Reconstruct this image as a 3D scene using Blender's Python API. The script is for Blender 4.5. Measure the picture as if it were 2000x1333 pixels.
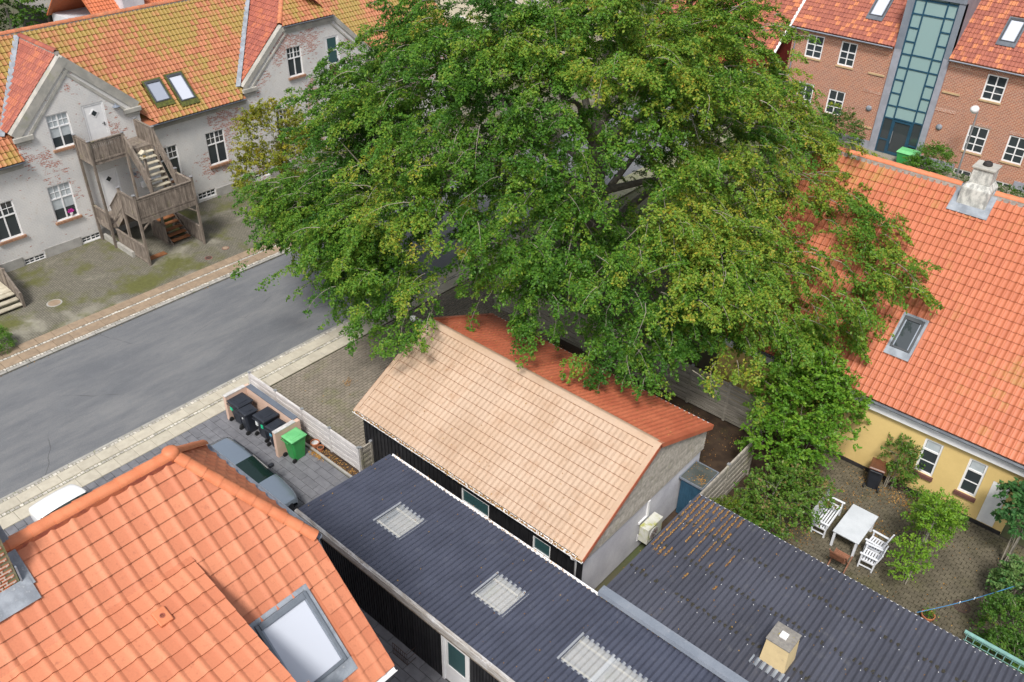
import bpy, bmesh, math, random
import numpy as np
from mathutils import Vector, Matrix
random.seed(7); RNG = np.random.default_rng(7)
scene = bpy.context.scene
for o in list(bpy.data.objects): bpy.data.objects.remove(o, do_unlink=True)
COL = scene.collection
R = math.radians

# ------------------------------------------------------------------ camera, sky, sun, exposure
CAM = Vector((0.0, 0.0, 23.0))
PITCH, ROLL, YAW = 0.607119946, 0.0252431636, 2.27716134
FWD = Vector((math.cos(PITCH)*math.cos(YAW), math.cos(PITCH)*math.sin(YAW), -math.sin(PITCH)))
RGT0 = Vector((math.sin(YAW), -math.cos(YAW), 0)); UP0 = RGT0.cross(FWD)
RGT = math.cos(ROLL)*RGT0 + math.sin(ROLL)*UP0
UPV = -math.sin(ROLL)*RGT0 + math.cos(ROLL)*UP0
cam = bpy.data.cameras.new('camera'); camo = bpy.data.objects.new('camera', cam); COL.objects.link(camo)
camo.matrix_world = Matrix(((RGT.x, UPV.x, -FWD.x, CAM.x), (RGT.y, UPV.y, -FWD.y, CAM.y), (RGT.z, UPV.z, -FWD.z, CAM.z), (0, 0, 0, 1)))
cam.sensor_width = 36; cam.sensor_fit = 'HORIZONTAL'; cam.lens = 36*1692.7/2000
cam.clip_end = 1000; cam.clip_start = 0.3
scene.camera = camo
SUN_EL, SUN_AZ = R(55), R(-62)          # azimuth of the direction towards the sun, from +X to +Y
world = bpy.data.worlds.new('World'); scene.world = world; world.use_nodes = True
wn = world.node_tree.nodes; wl = world.node_tree.links
sky = wn.new('ShaderNodeTexSky'); sky.sky_type = 'NISHITA'; sky.sun_disc = False
sky.sun_elevation = SUN_EL; sky.sun_rotation = math.pi/2 - SUN_AZ
sky.dust_density = 3.0; sky.air_density = 1.0; sky.ozone_density = 1.0
bg = wn['Background']; bg.inputs['Strength'].default_value = 0.105
hs = wn.new('ShaderNodeHueSaturation'); hs.inputs['Saturation'].default_value = 0.42      # thin overcast: the blue is washed out
wl.new(sky.outputs[0], hs.inputs['Color']); wl.new(hs.outputs[0], bg.inputs[0])
sl = bpy.data.lights.new('sun', 'SUN'); sl.energy = 2.1; sl.angle = R(12); sl.color = (1.0, 0.96, 0.90)
so = bpy.data.objects.new('sun', sl); COL.objects.link(so)
sd = Vector((math.cos(SUN_EL)*math.cos(SUN_AZ), math.cos(SUN_EL)*math.sin(SUN_AZ), math.sin(SUN_EL)))
so.rotation_euler = sd.to_track_quat('Z', 'Y').to_euler()
scene.view_settings.view_transform = 'Standard'; scene.view_settings.look = 'None'
scene.view_settings.gamma = 1.0; scene.view_settings.exposure = 0.8
try: scene.view_settings.use_curve_mapping = False
except Exception: pass
scene.render.engine = 'CYCLES'

# ------------------------------------------------------------------ materials
def nt(name):
    m = bpy.data.materials.new(name); m.use_nodes = True
    n = m.node_tree.nodes; return m, n, m.node_tree.links, n['Principled BSDF']
def L(c): return (c[0], c[1], c[2], 1)
class NB:
    """small node builder"""
    def __init__(s, n, l): s.n, s.l = n, l
    def new(s, t, **k):
        x = s.n.new(t)
        for a, b in k.items(): setattr(x, a, b)
        return x
    def put(s, sock, v):
        if hasattr(v, 'is_output') or isinstance(v, bpy.types.NodeSocket): s.l.new(v, sock)
        else: sock.default_value = v
    def pos(s): return s.new('ShaderNodeNewGeometry').outputs['Position']
    def scalev(s, v, sc):
        m = s.new('ShaderNodeVectorMath', operation='MULTIPLY'); s.put(m.inputs[0], v); m.inputs[1].default_value = sc; return m.outputs[0]
    def noise(s, v, scale, detail=4, rough=.6, dist=0):
        x = s.new('ShaderNodeTexNoise'); s.put(x.inputs['Vector'], v); x.inputs['Scale'].default_value = scale
        x.inputs['Detail'].default_value = detail; x.inputs['Roughness'].default_value = rough; x.inputs['Distortion'].default_value = dist
        return x.outputs['Fac']
    def ramp(s, f, a, b, smooth=True):
        x = s.new('ShaderNodeMapRange'); s.put(x.inputs['Value'], f); x.inputs['From Min'].default_value = a; x.inputs['From Max'].default_value = b
        x.interpolation_type = 'SMOOTHSTEP' if smooth else 'LINEAR'; return x.outputs[0]
    def mix(s, f, a, b, blend='MIX'):
        x = s.new('ShaderNodeMix', data_type='RGBA', blend_type=blend)
        s.put(x.inputs['Factor'], f); s.put(x.inputs[6], L(a) if isinstance(a, tuple) else a); s.put(x.inputs[7], L(b) if isinstance(b, tuple) else b)
        return x.outputs[2]
    def math(s, op, a, b=0.0, c=0.0):
        x = s.new('ShaderNodeMath', operation=op); s.put(x.inputs[0], a); s.put(x.inputs[1], b); s.put(x.inputs[2], c); return x.outputs[0]
    def rnd(s):
        a = s.new('ShaderNodeObjectInfo').outputs['Random']; t = s.new('ShaderNodeAttribute', attribute_name='tint').outputs['Fac']
        return s.math('FRACT', s.math('ADD', a, t))
    def val(s, col, v):
        x = s.new('ShaderNodeHueSaturation'); s.put(x.inputs['Color'], col); s.put(x.inputs['Value'], v); return x.outputs[0]
    def bump(s, h, strength, dist, bsdf):
        x = s.new('ShaderNodeBump'); s.put(x.inputs['Height'], h); x.inputs['Strength'].default_value = strength; x.inputs['Distance'].default_value = dist
        s.l.new(x.outputs[0], bsdf.inputs['Normal'])
MATS = {}
def M(name, c1, c2=None, rough=.75, sc=3.0, rnd=0.0, bump=0.0, bsc=60.0, spec=.35, metal=0.0, lo=.35, hi=.65, dirt=None, dsc=1.2, dlo=.55, dhi=.75, stretch=None, fine=.12):
    m, n, l, b = nt(name); q = NB(n, l); p = q.pos()
    pv = q.scalev(p, stretch) if stretch else p
    col = q.mix(q.ramp(q.noise(pv, sc, 5), lo, hi), c1, c2 or tuple(x*.8 for x in c1))
    if dirt: col = q.mix(q.ramp(q.noise(p, dsc, 6, .7), dlo, dhi), col, dirt)
    if fine: col = q.val(col, q.math('ADD', q.math('MULTIPLY', q.noise(pv, sc*18, 2), 2*fine), 1-fine))
    if rnd: col = q.val(col, q.math('ADD', q.math('MULTIPLY', q.rnd(), 2*rnd), 1-rnd))
    l.new(col, b.inputs['Base Color']); b.inputs['Roughness'].default_value = rough; b.inputs['Specular IOR Level'].default_value = spec; b.inputs['Metallic'].default_value = metal
    if bump: q.bump(q.noise(pv, bsc, 3), bump, .01, b)
    MATS[name] = m; return m
def brickvec(q):
    p = q.pos(); s = q.new('ShaderNodeSeparateXYZ'); q.l.new(p, s.inputs[0])
    c = q.new('ShaderNodeCombineXYZ'); q.l.new(q.math('ADD', s.outputs[0], s.outputs[1]), c.inputs[0]); q.l.new(s.outputs[2], c.inputs[1]); return c.outputs[0]
def brick(q, v, a, b, mort, w=.24, h=.075, ms=.012):
    x = q.new('ShaderNodeTexBrick'); q.put(x.inputs['Vector'], v); q.put(x.inputs['Color1'], L(a)); q.put(x.inputs['Color2'], L(b)); q.put(x.inputs['Mortar'], L(mort))
    x.inputs['Scale'].default_value = 1; x.inputs['Mortar Size'].default_value = ms; x.inputs['Brick Width'].default_value = w; x.inputs['Row Height'].default_value = h
    x.inputs['Mortar Smooth'].default_value = .1; x.inputs['Bias'].default_value = 0.0
    return x
def brick_mat(name, a, b, mort, var=(.2, .2, .2), **k):
    m, n, l, bs = nt(name); q = NB(n, l); v = brickvec(q); x = brick(q, v, a, b, mort, **k)
    col = q.mix(q.ramp(q.noise(q.pos(), .9, 5), .35, .7), x.outputs['Color'], var, 'SOFT_LIGHT')
    col = q.val(col, q.math('ADD', q.math('MULTIPLY', q.noise(q.pos(), 14, 3), .5), .75))
    l.new(col, bs.inputs['Base Color']); bs.inputs['Roughness'].default_value = .85
    q.bump(q.math('SUBTRACT', 1.0, x.outputs['Fac']), .6, .012, bs); MATS[name] = m; return m
def whitewash():
    m, n, l, bs = nt('whitewash'); q = NB(n, l); p = q.pos(); v = brickvec(q)
    x = brick(q, v, (.42, .13, .075), (.30, .085, .05), (.5, .46, .40), .25, .078, .016)
    white = q.mix(q.ramp(q.noise(p, .55, 6, .65), .35, .7), (.66, .645, .625), (.53, .53, .53))
    white = q.mix(q.ramp(q.noise(p, 2.3, 6, .75), .55, .8), white, (.55, .50, .43))
    jb = q.math('MULTIPLY', x.outputs['Fac'], .25)
    white = q.mix(jb, white, (.36, .36, .36))
    big = q.ramp(q.noise(p, .42, 3, .5), .47, .66)                        # where the wash has worn off
    cell = q.noise(q.scalev(p, (3.2, 3.2, 9.0)), 1.0, 3, .7)              # brick sized flakes
    mask = q.math('GREATER_THAN', q.math('ADD', cell, q.math('MULTIPLY', big, .22)), .675)
    mask = q.math('MULTIPLY', mask, q.math('SUBTRACT', 1.0, x.outputs['Fac']))
    col = q.mix(mask, white, x.outputs['Color'])
    l.new(col, bs.inputs['Base Color']); bs.inputs['Roughness'].default_value = .9
    q.bump(q.math('ADD', q.math('MULTIPLY', q.math('SUBTRACT', 1.0, x.outputs['Fac']), .6), q.noise(p, 20, 3)), .35, .012, bs)
    MATS['whitewash'] = m
def asphalt():
    m, n, l, bs = nt('asphalt'); q = NB(n, l); p = q.pos()
    st = q.noise(q.scalev(p, (1.0, .22, 1.0)), .7, 10, .78, 0)           # lengthwise wear in the lanes
    col = q.mix(q.ramp(st, .36, .68), (.108, .114, .125), (.168, .171, .175))
    col = q.mix(q.ramp(q.noise(p, .8, 10, .8), .50, .70), col, (.135, .142, .152))
    col = q.mix(q.ramp(q.noise(p, 2.6, 8, .8), .60, .74), col, (.095, .10, .11))
    cr = q.new('ShaderNodeTexVoronoi', feature='DISTANCE_TO_EDGE'); q.put(cr.inputs['Vector'], q.mix(.35, p, q.new('ShaderNodeTexNoise').outputs['Color'])); cr.inputs['Scale'].default_value = .35
    ck = q.math('MULTIPLY', q.math('LESS_THAN', cr.outputs['Distance'], .004), q.ramp(q.noise(p, .3, 3), .5, .6))
    col = q.mix(q.math('MULTIPLY', ck, .6), col, (.06, .06, .065))
    col = q.val(col, q.math('ADD', q.math('MULTIPLY', q.noise(p, 26, 4, .9), 1.5), .25))
    l.new(col, bs.inputs['Base Color']); bs.inputs['Roughness'].default_value = .82
    q.bump(q.noise(p, 70, 3), .4, .01, bs); MATS['asphalt'] = m
def pavers_mat(name, a, b, mort, w, h, moss, mlo, mhi, swap=False, pale=None):
    m, n, l, bs = nt(name); q = NB(n, l); p = q.pos(); s = q.new('ShaderNodeSeparateXYZ'); l.new(p, s.inputs[0])
    c = q.new('ShaderNodeCombineXYZ'); l.new(s.outputs[1 if swap else 0], c.inputs[0]); l.new(s.outputs[0 if swap else 1], c.inputs[1])
    x = brick(q, c.outputs[0], a, b, mort, w, h, .012)
    col = x.outputs['Color']
    if pale: col = q.mix(q.ramp(q.noise(p, .33, 4, .6, .5), .5, .68), col, pale)
    col = q.mix(q.ramp(q.noise(p, .45, 5, .6), mlo, mhi), col, moss)
    col = q.val(col, q.math('ADD', q.math('MULTIPLY', q.noise(p, 5, 6, .75), 1.1), .45))
    l.new(col, bs.inputs['Base Color']); bs.inputs['Roughness'].default_value = .9
    q.bump(q.math('SUBTRACT', 1.0, x.outputs['Fac']), .5, .01, bs); MATS[name] = m
def tile_mat(name, a, b, moss=None, mlo=.5, mhi=.7, msc=.5, rnd=.14, rough=.6, dark=(.2, .07, .04), patch=None, dk=.0):
    m, n, l, bs = nt(name); q = NB(n, l); p = q.pos()
    r = q.rnd(); col = q.mix(r, a, b)
    if patch: col = q.mix(q.ramp(q.math('FRACT', q.math('MULTIPLY', r, 7.31)), .80, .86), col, patch)
    col = q.mix(q.ramp(q.noise(p, 9, 5, .7), .52, .8), col, dark)
    if moss:
        f = q.math('ADD', q.noise(p, msc, 4, .55), q.math('MULTIPLY', q.math('SUBTRACT', q.math('FRACT', q.math('MULTIPLY', r, 3.7)), .5), .26))
        f = q.math('ADD', f, q.math('MULTIPLY', q.math('SUBTRACT', q.noise(p, 9, 5, .75), .5), .5))
        col = q.mix(q.math('MULTIPLY', q.ramp(f, mlo, mhi), .85), col, moss)
    col = q.val(col, q.math('ADD', q.math('MULTIPLY', q.noise(p, 30, 3), .24), .88 + dk))
    l.new(col, bs.inputs['Base Color']); bs.inputs['Roughness'].default_value = rough; bs.inputs['Specular IOR Level'].default_value = .4
    q.bump(q.noise(p, 45, 3), .15, .01, bs); MATS[name] = m
def leaf_mat(name, cols, trans=.35):
    """cols: [(pos, colour)...] over the per-leaf tint"""
    m, n, l, bs = nt(name); q = NB(n, l)
    t = q.new('ShaderNodeAttribute', attribute_name='tint').outputs['Fac']
    cr = q.new('ShaderNodeValToRGB'); l.new(t, cr.inputs[0]); e = cr.color_ramp.elements
    while len(e) < len(cols): e.new(.5)
    for i, (ps, c) in enumerate(cols): e[i].position = ps; e[i].color = L(c)
    tr = q.new('ShaderNodeBsdfTranslucent'); l.new(cr.outputs[0], tr.inputs[0])
    bs.inputs['Roughness'].default_value = .5; bs.inputs['Specular IOR Level'].default_value = .3
    l.new(cr.outputs[0], bs.inputs['Base Color'])
    mx = q.new('ShaderNodeMixShader'); mx.inputs[0].default_value = trans; l.new(bs.outputs[0], mx.inputs[1]); l.new(tr.outputs[0], mx.inputs[2])
    l.new(mx.outputs[0], n['Material Output'].inputs[0]); MATS[name] = m
def glass_mat(name, c, rough=.06, spec=.5):
    m, n, l, bs = nt(name); bs.inputs['Base Color'].default_value = L(c); bs.inputs['Roughness'].default_value = rough
    bs.inputs['Specular IOR Level'].default_value = spec; MATS[name] = m
def clear_mat(name, c, alpha):
    m, n, l, bs = nt(name); bs.inputs['Base Color'].default_value = L(c); bs.inputs['Roughness'].default_value = .12
    bs.inputs['Alpha'].default_value = alpha; MATS[name] = m
def paint(name, c, rough=.35, coat=0.0, metal=0.0):
    m, n, l, bs = nt(name); bs.inputs['Base Color'].default_value = L(c); bs.inputs['Roughness'].default_value = rough; bs.inputs['Metallic'].default_value = metal
    bs.inputs['Coat Weight'].default_value = coat; bs.inputs['Coat Roughness'].default_value = .05; MATS[name] = m

whitewash(); asphalt()
brick_mat('red_brick', (.40, .135, .078), (.27, .085, .055), (.50, .37, .28), (.55, .5, .45), w=.26, h=.085, ms=.016)
brick_mat('chimney_brick', (.55, .17, .07), (.42, .12, .05), (.6, .55, .48), w=.21, h=.07, ms=.014)
tile_mat('tile_orange', (.55, .205, .108), (.46, .155, .08), rnd=.1, dark=(.36, .125, .068), rough=.65)
tile_mat('tile_yellowhouse', (.46, .145, .070), (.39, .115, .054), moss=(.34, .185, .05), mlo=.56, mhi=.80, msc=.16, dark=(.42, .11, .05), rough=.5)
tile_mat('tile_whitehouse', (.41, .158, .076), (.33, .115, .055), moss=(.27, .20, .042), mlo=.40, mhi=.62, msc=.38, dark=(.33, .10, .04))
tile_mat('tile_gable', (.36, .105, .065), (.24, .065, .045), moss=(.42, .13, .06), mlo=.55, mhi=.7, msc=.8, dark=(.17, .05, .04))
tile_mat('tile_brickhouse', (.36, .12, .075), (.27, .085, .06), dark=(.16, .06, .05), patch=(.52, .19, .085))
tile_mat('tile_far', (.52, .15, .06), (.42, .12, .05))
M('ridge_orange', (.58, .20, .095), (.51, .165, .075), rough=.55, sc=4, rnd=.06, dirt=(.5, .2, .11), dsc=6, dlo=.6, dhi=.8)
M('ridge_old', (.50, .19, .09), (.38, .13, .07), sc=5, rnd=.12, dirt=(.35, .30, .22), dsc=5)
M('mortar', (.42, .38, .34), (.28, .26, .24), sc=8)
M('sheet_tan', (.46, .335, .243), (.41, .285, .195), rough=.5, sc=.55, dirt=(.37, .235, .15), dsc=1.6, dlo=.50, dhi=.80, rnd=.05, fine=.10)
M('sheet_edge', (.33, .19, .12), (.26, .14, .09), sc=4)  # course risers: step shade and dirt, both put into the colour
M('sheet_red_edge', (.13, .04, .025), (.10, .03, .02), sc=4)  # rear slope risers, step shade and dirt painted in likewise
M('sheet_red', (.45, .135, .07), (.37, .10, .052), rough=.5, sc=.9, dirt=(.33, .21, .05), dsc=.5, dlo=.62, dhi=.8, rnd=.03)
M('corrugated_new', (.058, .065, .095), (.048, .054, .080), rough=.42, sc=1.2, rnd=.06, bump=.1, dirt=(.075, .082, .11), dsc=2.5, spec=.5, fine=.06)
M('corrugated_old', (.060, .064, .085), (.048, .051, .068), rough=.55, sc=1.5, rnd=.10, dirt=(.085, .087, .10), dsc=2.2, stretch=(1, .25, 1), spec=.45)
M('black_wood', (.012, .012, .014), (.020, .020, .022), rough=.5, sc=3, rnd=.25)
M('grey_wood', (.24, .20, .165), (.14, .115, .095), rough=.9, sc=2.5, rnd=.2, stretch=(3, 3, .8), dirt=(.20, .19, .09), dsc=1.5, dlo=.58, dhi=.78, bump=.3)
M('pale_wood', (.50, .46, .36), (.38, .34, .26), rough=.9, sc=4, rnd=.15)
M('brown_wood', (.28, .12, .05), (.20, .08, .035), rough=.8, sc=4, rnd=.15)
M('fence_white', (.60, .58, .57), (.46, .44, .44), rough=.85, sc=3, rnd=.10, stretch=(.6, 3, 3))
M('fence_grey', (.36, .33, .285), (.25, .23, .195), rough=.9, sc=2, rnd=.14, dirt=(.20, .21, .09), dsc=.8, stretch=(.6, 3, 3))
M('fascia', (.48, .47, .46), (.30, .27, .24), rough=.85, sc=3, stretch=(.7, 4, 4), dirt=(.62, .63, .66), dsc=2)
M('trim_white', (.74, .74, .75), (.66, .66, .68), rough=.45, sc=2, fine=.03)
M('frame_white', (.78, .78, .78), (.72, .72, .73), rough=.35, sc=4, fine=.02)
M('render_white', (.58, .58, .61), (.47, .47, .51), rough=.9, sc=.8, dirt=(.33, .31, .31), dsc=1.6, dlo=.62, dhi=.85, bump=.2)
M('cement', (.42, .40, .36), (.30, .295, .27), rough=.95, sc=1.6, dirt=(.30, .30, .20), dsc=1.2, bump=.3)
M('plinth', (.38, .37, .35), (.28, .275, .26), rough=.95, sc=1.1, dirt=(.33, .29, .17), dsc=.9, bump=.3)
M('yellow_wall', (.68, .50, .205), (.62, .45, .18), rough=.9, sc=.7, dirt=(.52, .36, .14), dsc=1.5, dlo=.6, dhi=.9, bump=.12, fine=.04)
M('black_base', (.02, .02, .02), (.035, .03, .03), sc=4)
M('zinc', (.26, .29, .34), (.21, .24, .29), rough=.5, metal=.35, sc=1.2, dirt=(.32, .34, .38), dsc=3)
M('lead', (.28, .31, .35), (.17, .19, .22), rough=.6, sc=3, dirt=(.40, .42, .44), dsc=6)
M('dark_metal', (.055, .06, .068), (.045, .05, .055), rough=.4, sc=3)
M('window_metal', (.15, .17, .20), (.12, .14, .165), rough=.4, sc=3)
M('gutter_grey', (.12, .135, .155), (.09, .10, .12), rough=.4, sc=3)
M('steel', (.42, .43, .45), (.34, .35, .37), rough=.4, metal=.5, sc=3)
M('sill_brick', (.36, .20, .12), (.24, .13, .085), sc=9, rough=.9, dirt=(.42, .38, .32), dsc=5)
M('sill_brown', (.15, .065, .055), (.12, .055, .045), sc=5)
M('sandstone', (.50, .36, .20), (.42, .31, .18), sc=5)
M('curtain', (.46, .50, .52), (.38, .42, .44), sc=3, fine=.03)
M('interior', (.075, .06, .05), (.04, .035, .035), sc=2)
M('mint', (.36, .50, .46), (.30, .43, .40), sc=.9, rough=.4, fine=.02)
M('blue_frame', (.022, .075, .125), (.018, .06, .10), rough=.35, sc=3)
M('blue_grey_wall', (.30, .31, .36), (.25, .26, .30), sc=2)
M('slab_tan', (.30, .225, .155), (.24, .18, .125), sc=3, rnd=.07, dirt=(.22, .17, .12), dsc=1.5)
M('slab_pale', (.46, .425, .345), (.40, .365, .295), sc=3, rnd=.06, dirt=(.36, .335, .285), dsc=1.0)
M('slab_dark', (.158, .160, .175), (.125, .127, .140), sc=3, rnd=.10, dirt=(.20, .195, .20), dsc=1.3)
M('cobble_stone', (.52, .49, .43), (.34, .32, .29), sc=9, rnd=.3)
M('cobble_drive', (.235, .205, .165), (.20, .175, .14), sc=1.2, rnd=.10, dirt=(.175, .17, .095), dsc=.5, dlo=.5, dhi=.72)
M('patio_paver', (.120, .104, .072), (.090, .078, .053), sc=1.2, rnd=.12, dirt=(.085, .078, .038), dsc=.45, dlo=.46, dhi=.68)
M('kerb', (.34, .33, .30), (.27, .26, .24), sc=3, rnd=.1, dirt=(.24, .25, .14), dsc=1.5)
M('joint_soil', (.055, .048, .032), (.04, .04, .022), sc=4, dirt=(.05, .065, .018), dsc=1.5)
M('pale_joint', (.24, .235, .16), (.17, .175, .10), sc=4, dirt=(.18, .22, .07), dsc=1.2)
M('soil', (.060, .038, .024), (.035, .022, .015), sc=2.5, dirt=(.05, .055, .02), dsc=.8, bump=.5, bsc=12)
M('ground', (.07, .085, .035), (.085, .075, .045), sc=.4, dirt=(.05, .07, .025), dsc=.15, bump=.4, bsc=8)
M('bark', (.20, .185, .155), (.13, .12, .10), sc=6, bump=.3, bsc=25, dirt=(.16, .17, .10), dsc=2)
M('twig', (.30, .27, .22), (.22, .20, .16), sc=6)
M('pink_wall', (.62, .44, .35), (.55, .385, .30), rough=.9, sc=1.5, fine=.03)
M('coping', (.13, .15, .185), (.11, .125, .155), rough=.5, sc=2)
M('coping_pale', (.55, .54, .53), (.42, .41, .40), sc=6)
M('terracotta', (.45, .17, .08), (.36, .13, .06), sc=8)
M('bin_black', (.022, .026, .036), (.017, .020, .028), rough=.38, sc=4, fine=.05, spec=.5)
M('bin_green', (.035, .30, .075), (.03, .26, .06), rough=.4, sc=3, fine=.04, spec=.5)
M('bin_lid_green', (.16, .50, .20), (.12, .42, .16), rough=.38, sc=3, fine=.04, spec=.5)
M('bin_brown', (.14, .055, .03), (.11, .045, .025), rough=.35, sc=3, spec=.5)
M('rubber', (.014, .014, .015), (.02, .02, .02), rough=.7, sc=5)
M('sticker_green', (.02, .55, .28), (.02, .5, .25), rough=.5, sc=5, fine=0)
M('sticker_white', (.7, .72, .72), (.6, .62, .62), rough=.5, sc=25, fine=0)
M('sticker_blue', (.12, .40, .55), (.1, .35, .5), rough=.5, sc=5, fine=0)
M('garden_white', (.70, .72, .76), (.62, .64, .68), rough=.5, sc=3, dirt=(.50, .51, .50), dsc=3, dlo=.62, dhi=.85)
M('table_grey', (.54, .57, .60), (.47, .50, .53), rough=.45, sc=1.5, dirt=(.42, .45, .46), dsc=2.5)
M('teak', (.27, .12, .07), (.19, .085, .05), rough=.7, sc=5, rnd=.1)
M('blue_box', (.03, .085, .14), (.022, .065, .11), rough=.5, sc=3)
M('box_lid', (.085, .095, .09), (.055, .065, .06), rough=.5, sc=3, dirt=(.10, .085, .05), dsc=4)
M('heatpump', (.58, .58, .52), (.46, .46, .40), rough=.6, sc=2, dirt=(.36, .37, .08), dsc=3, dlo=.48, dhi=.66)
M('moss', (.10, .11, .02), (.05, .055, .015), sc=9)
M('dark_moss', (.028, .026, .022), (.045, .04, .025), sc=30)
M('red_boards', (.22, .028, .018), (.17, .022, .016), rough=.7, sc=3)
M('cream_wall', (.62, .55, .42), (.55, .49, .38), sc=1)
M('chimney_old', (.60, .59, .55), (.30, .30, .285), rough=.95, sc=7, stretch=(1, 1, .45), dirt=(.62, .61, .57), dsc=3, bump=.4)
M('chimney_cream', (.62, .49, .27), (.55, .43, .24), rough=.9, sc=2, dirt=(.40, .32, .20), dsc=4, dlo=.6)
M('lichen_top', (.24, .225, .20), (.17, .16, .15), sc=12, dirt=(.45, .36, .03), dsc=6, dlo=.62, dhi=.68)
M('rope', (.06, .22, .42), (.05, .18, .35), sc=5)
M('trellis', (.20, .38, .34), (.16, .30, .27), sc=5)
M('iron', (.085, .05, .04), (.05, .035, .03), sc=12, rough=.8)
M('red_cover', (.22, .09, .07), (.16, .07, .055), sc=9)
M('pink_flower', (.7, .06, .42), (.6, .04, .35), sc=20)
M('red_flower', (.75, .12, .12), (.7, .2, .2), sc=20)
M('plant_green', (.05, .13, .02), (.04, .10, .02), sc=9)
glass_mat('glass', (.035, .044, .05), .05, .7); glass_mat('glass_teal', (.035, .085, .09), .07, .5)
glass_mat('skylight_glass', (.30, .33, .40), .04, 1.0); glass_mat('white_glass', (.50, .53, .60), .10, .6)
glass_mat('car_glass', (.008, .02, .018), .03, .6); glass_mat('lamp_glass', (.55, .57, .6), .15, .6)
glass_mat('tower_glass', (.25, .37, .37), .05, .7)
clear_mat('clear_sheet', (.66, .70, .74), .36)
paint('car_silver', (.24, .29, .35), .22, 1.0, .55); paint('car_white', (.80, .81, .82), .3, .8); paint('car_black', (.012, .013, .016), .3, .5)
leaf_mat('beech_leaf', [(0, (.036, .112, .013)), (.28, (.080, .205, .020)), (.52, (.155, .285, .03)), (.72, (.25, .315, .036)), (.92, (.40, .34, .036)), (1, (.40, .26, .04))], .4)
leaf_mat('yellow_leaf', [(0, (.09, .14, .015)), (.4, (.17, .22, .02)), (.75, (.26, .27, .025)), (1, (.38, .31, .03))])
leaf_mat('bright_leaf', [(0, (.045, .13, .012)), (.5, (.10, .24, .02)), (1, (.20, .34, .03))])
leaf_mat('shrub_leaf', [(0, (.028, .085, .012)), (.5, (.07, .165, .02)), (.85, (.13, .23, .03)), (1, (.22, .16, .06))])
leaf_mat('maple_leaf', [(0, (.03, .10, .03)), (.6, (.06, .17, .045)), (1, (.15, .25, .07))])
leaf_mat('brown_leaf', [(0, (.20, .09, .03)), (.5, (.34, .175, .05)), (1, (.48, .29, .08))], .15)

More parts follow.
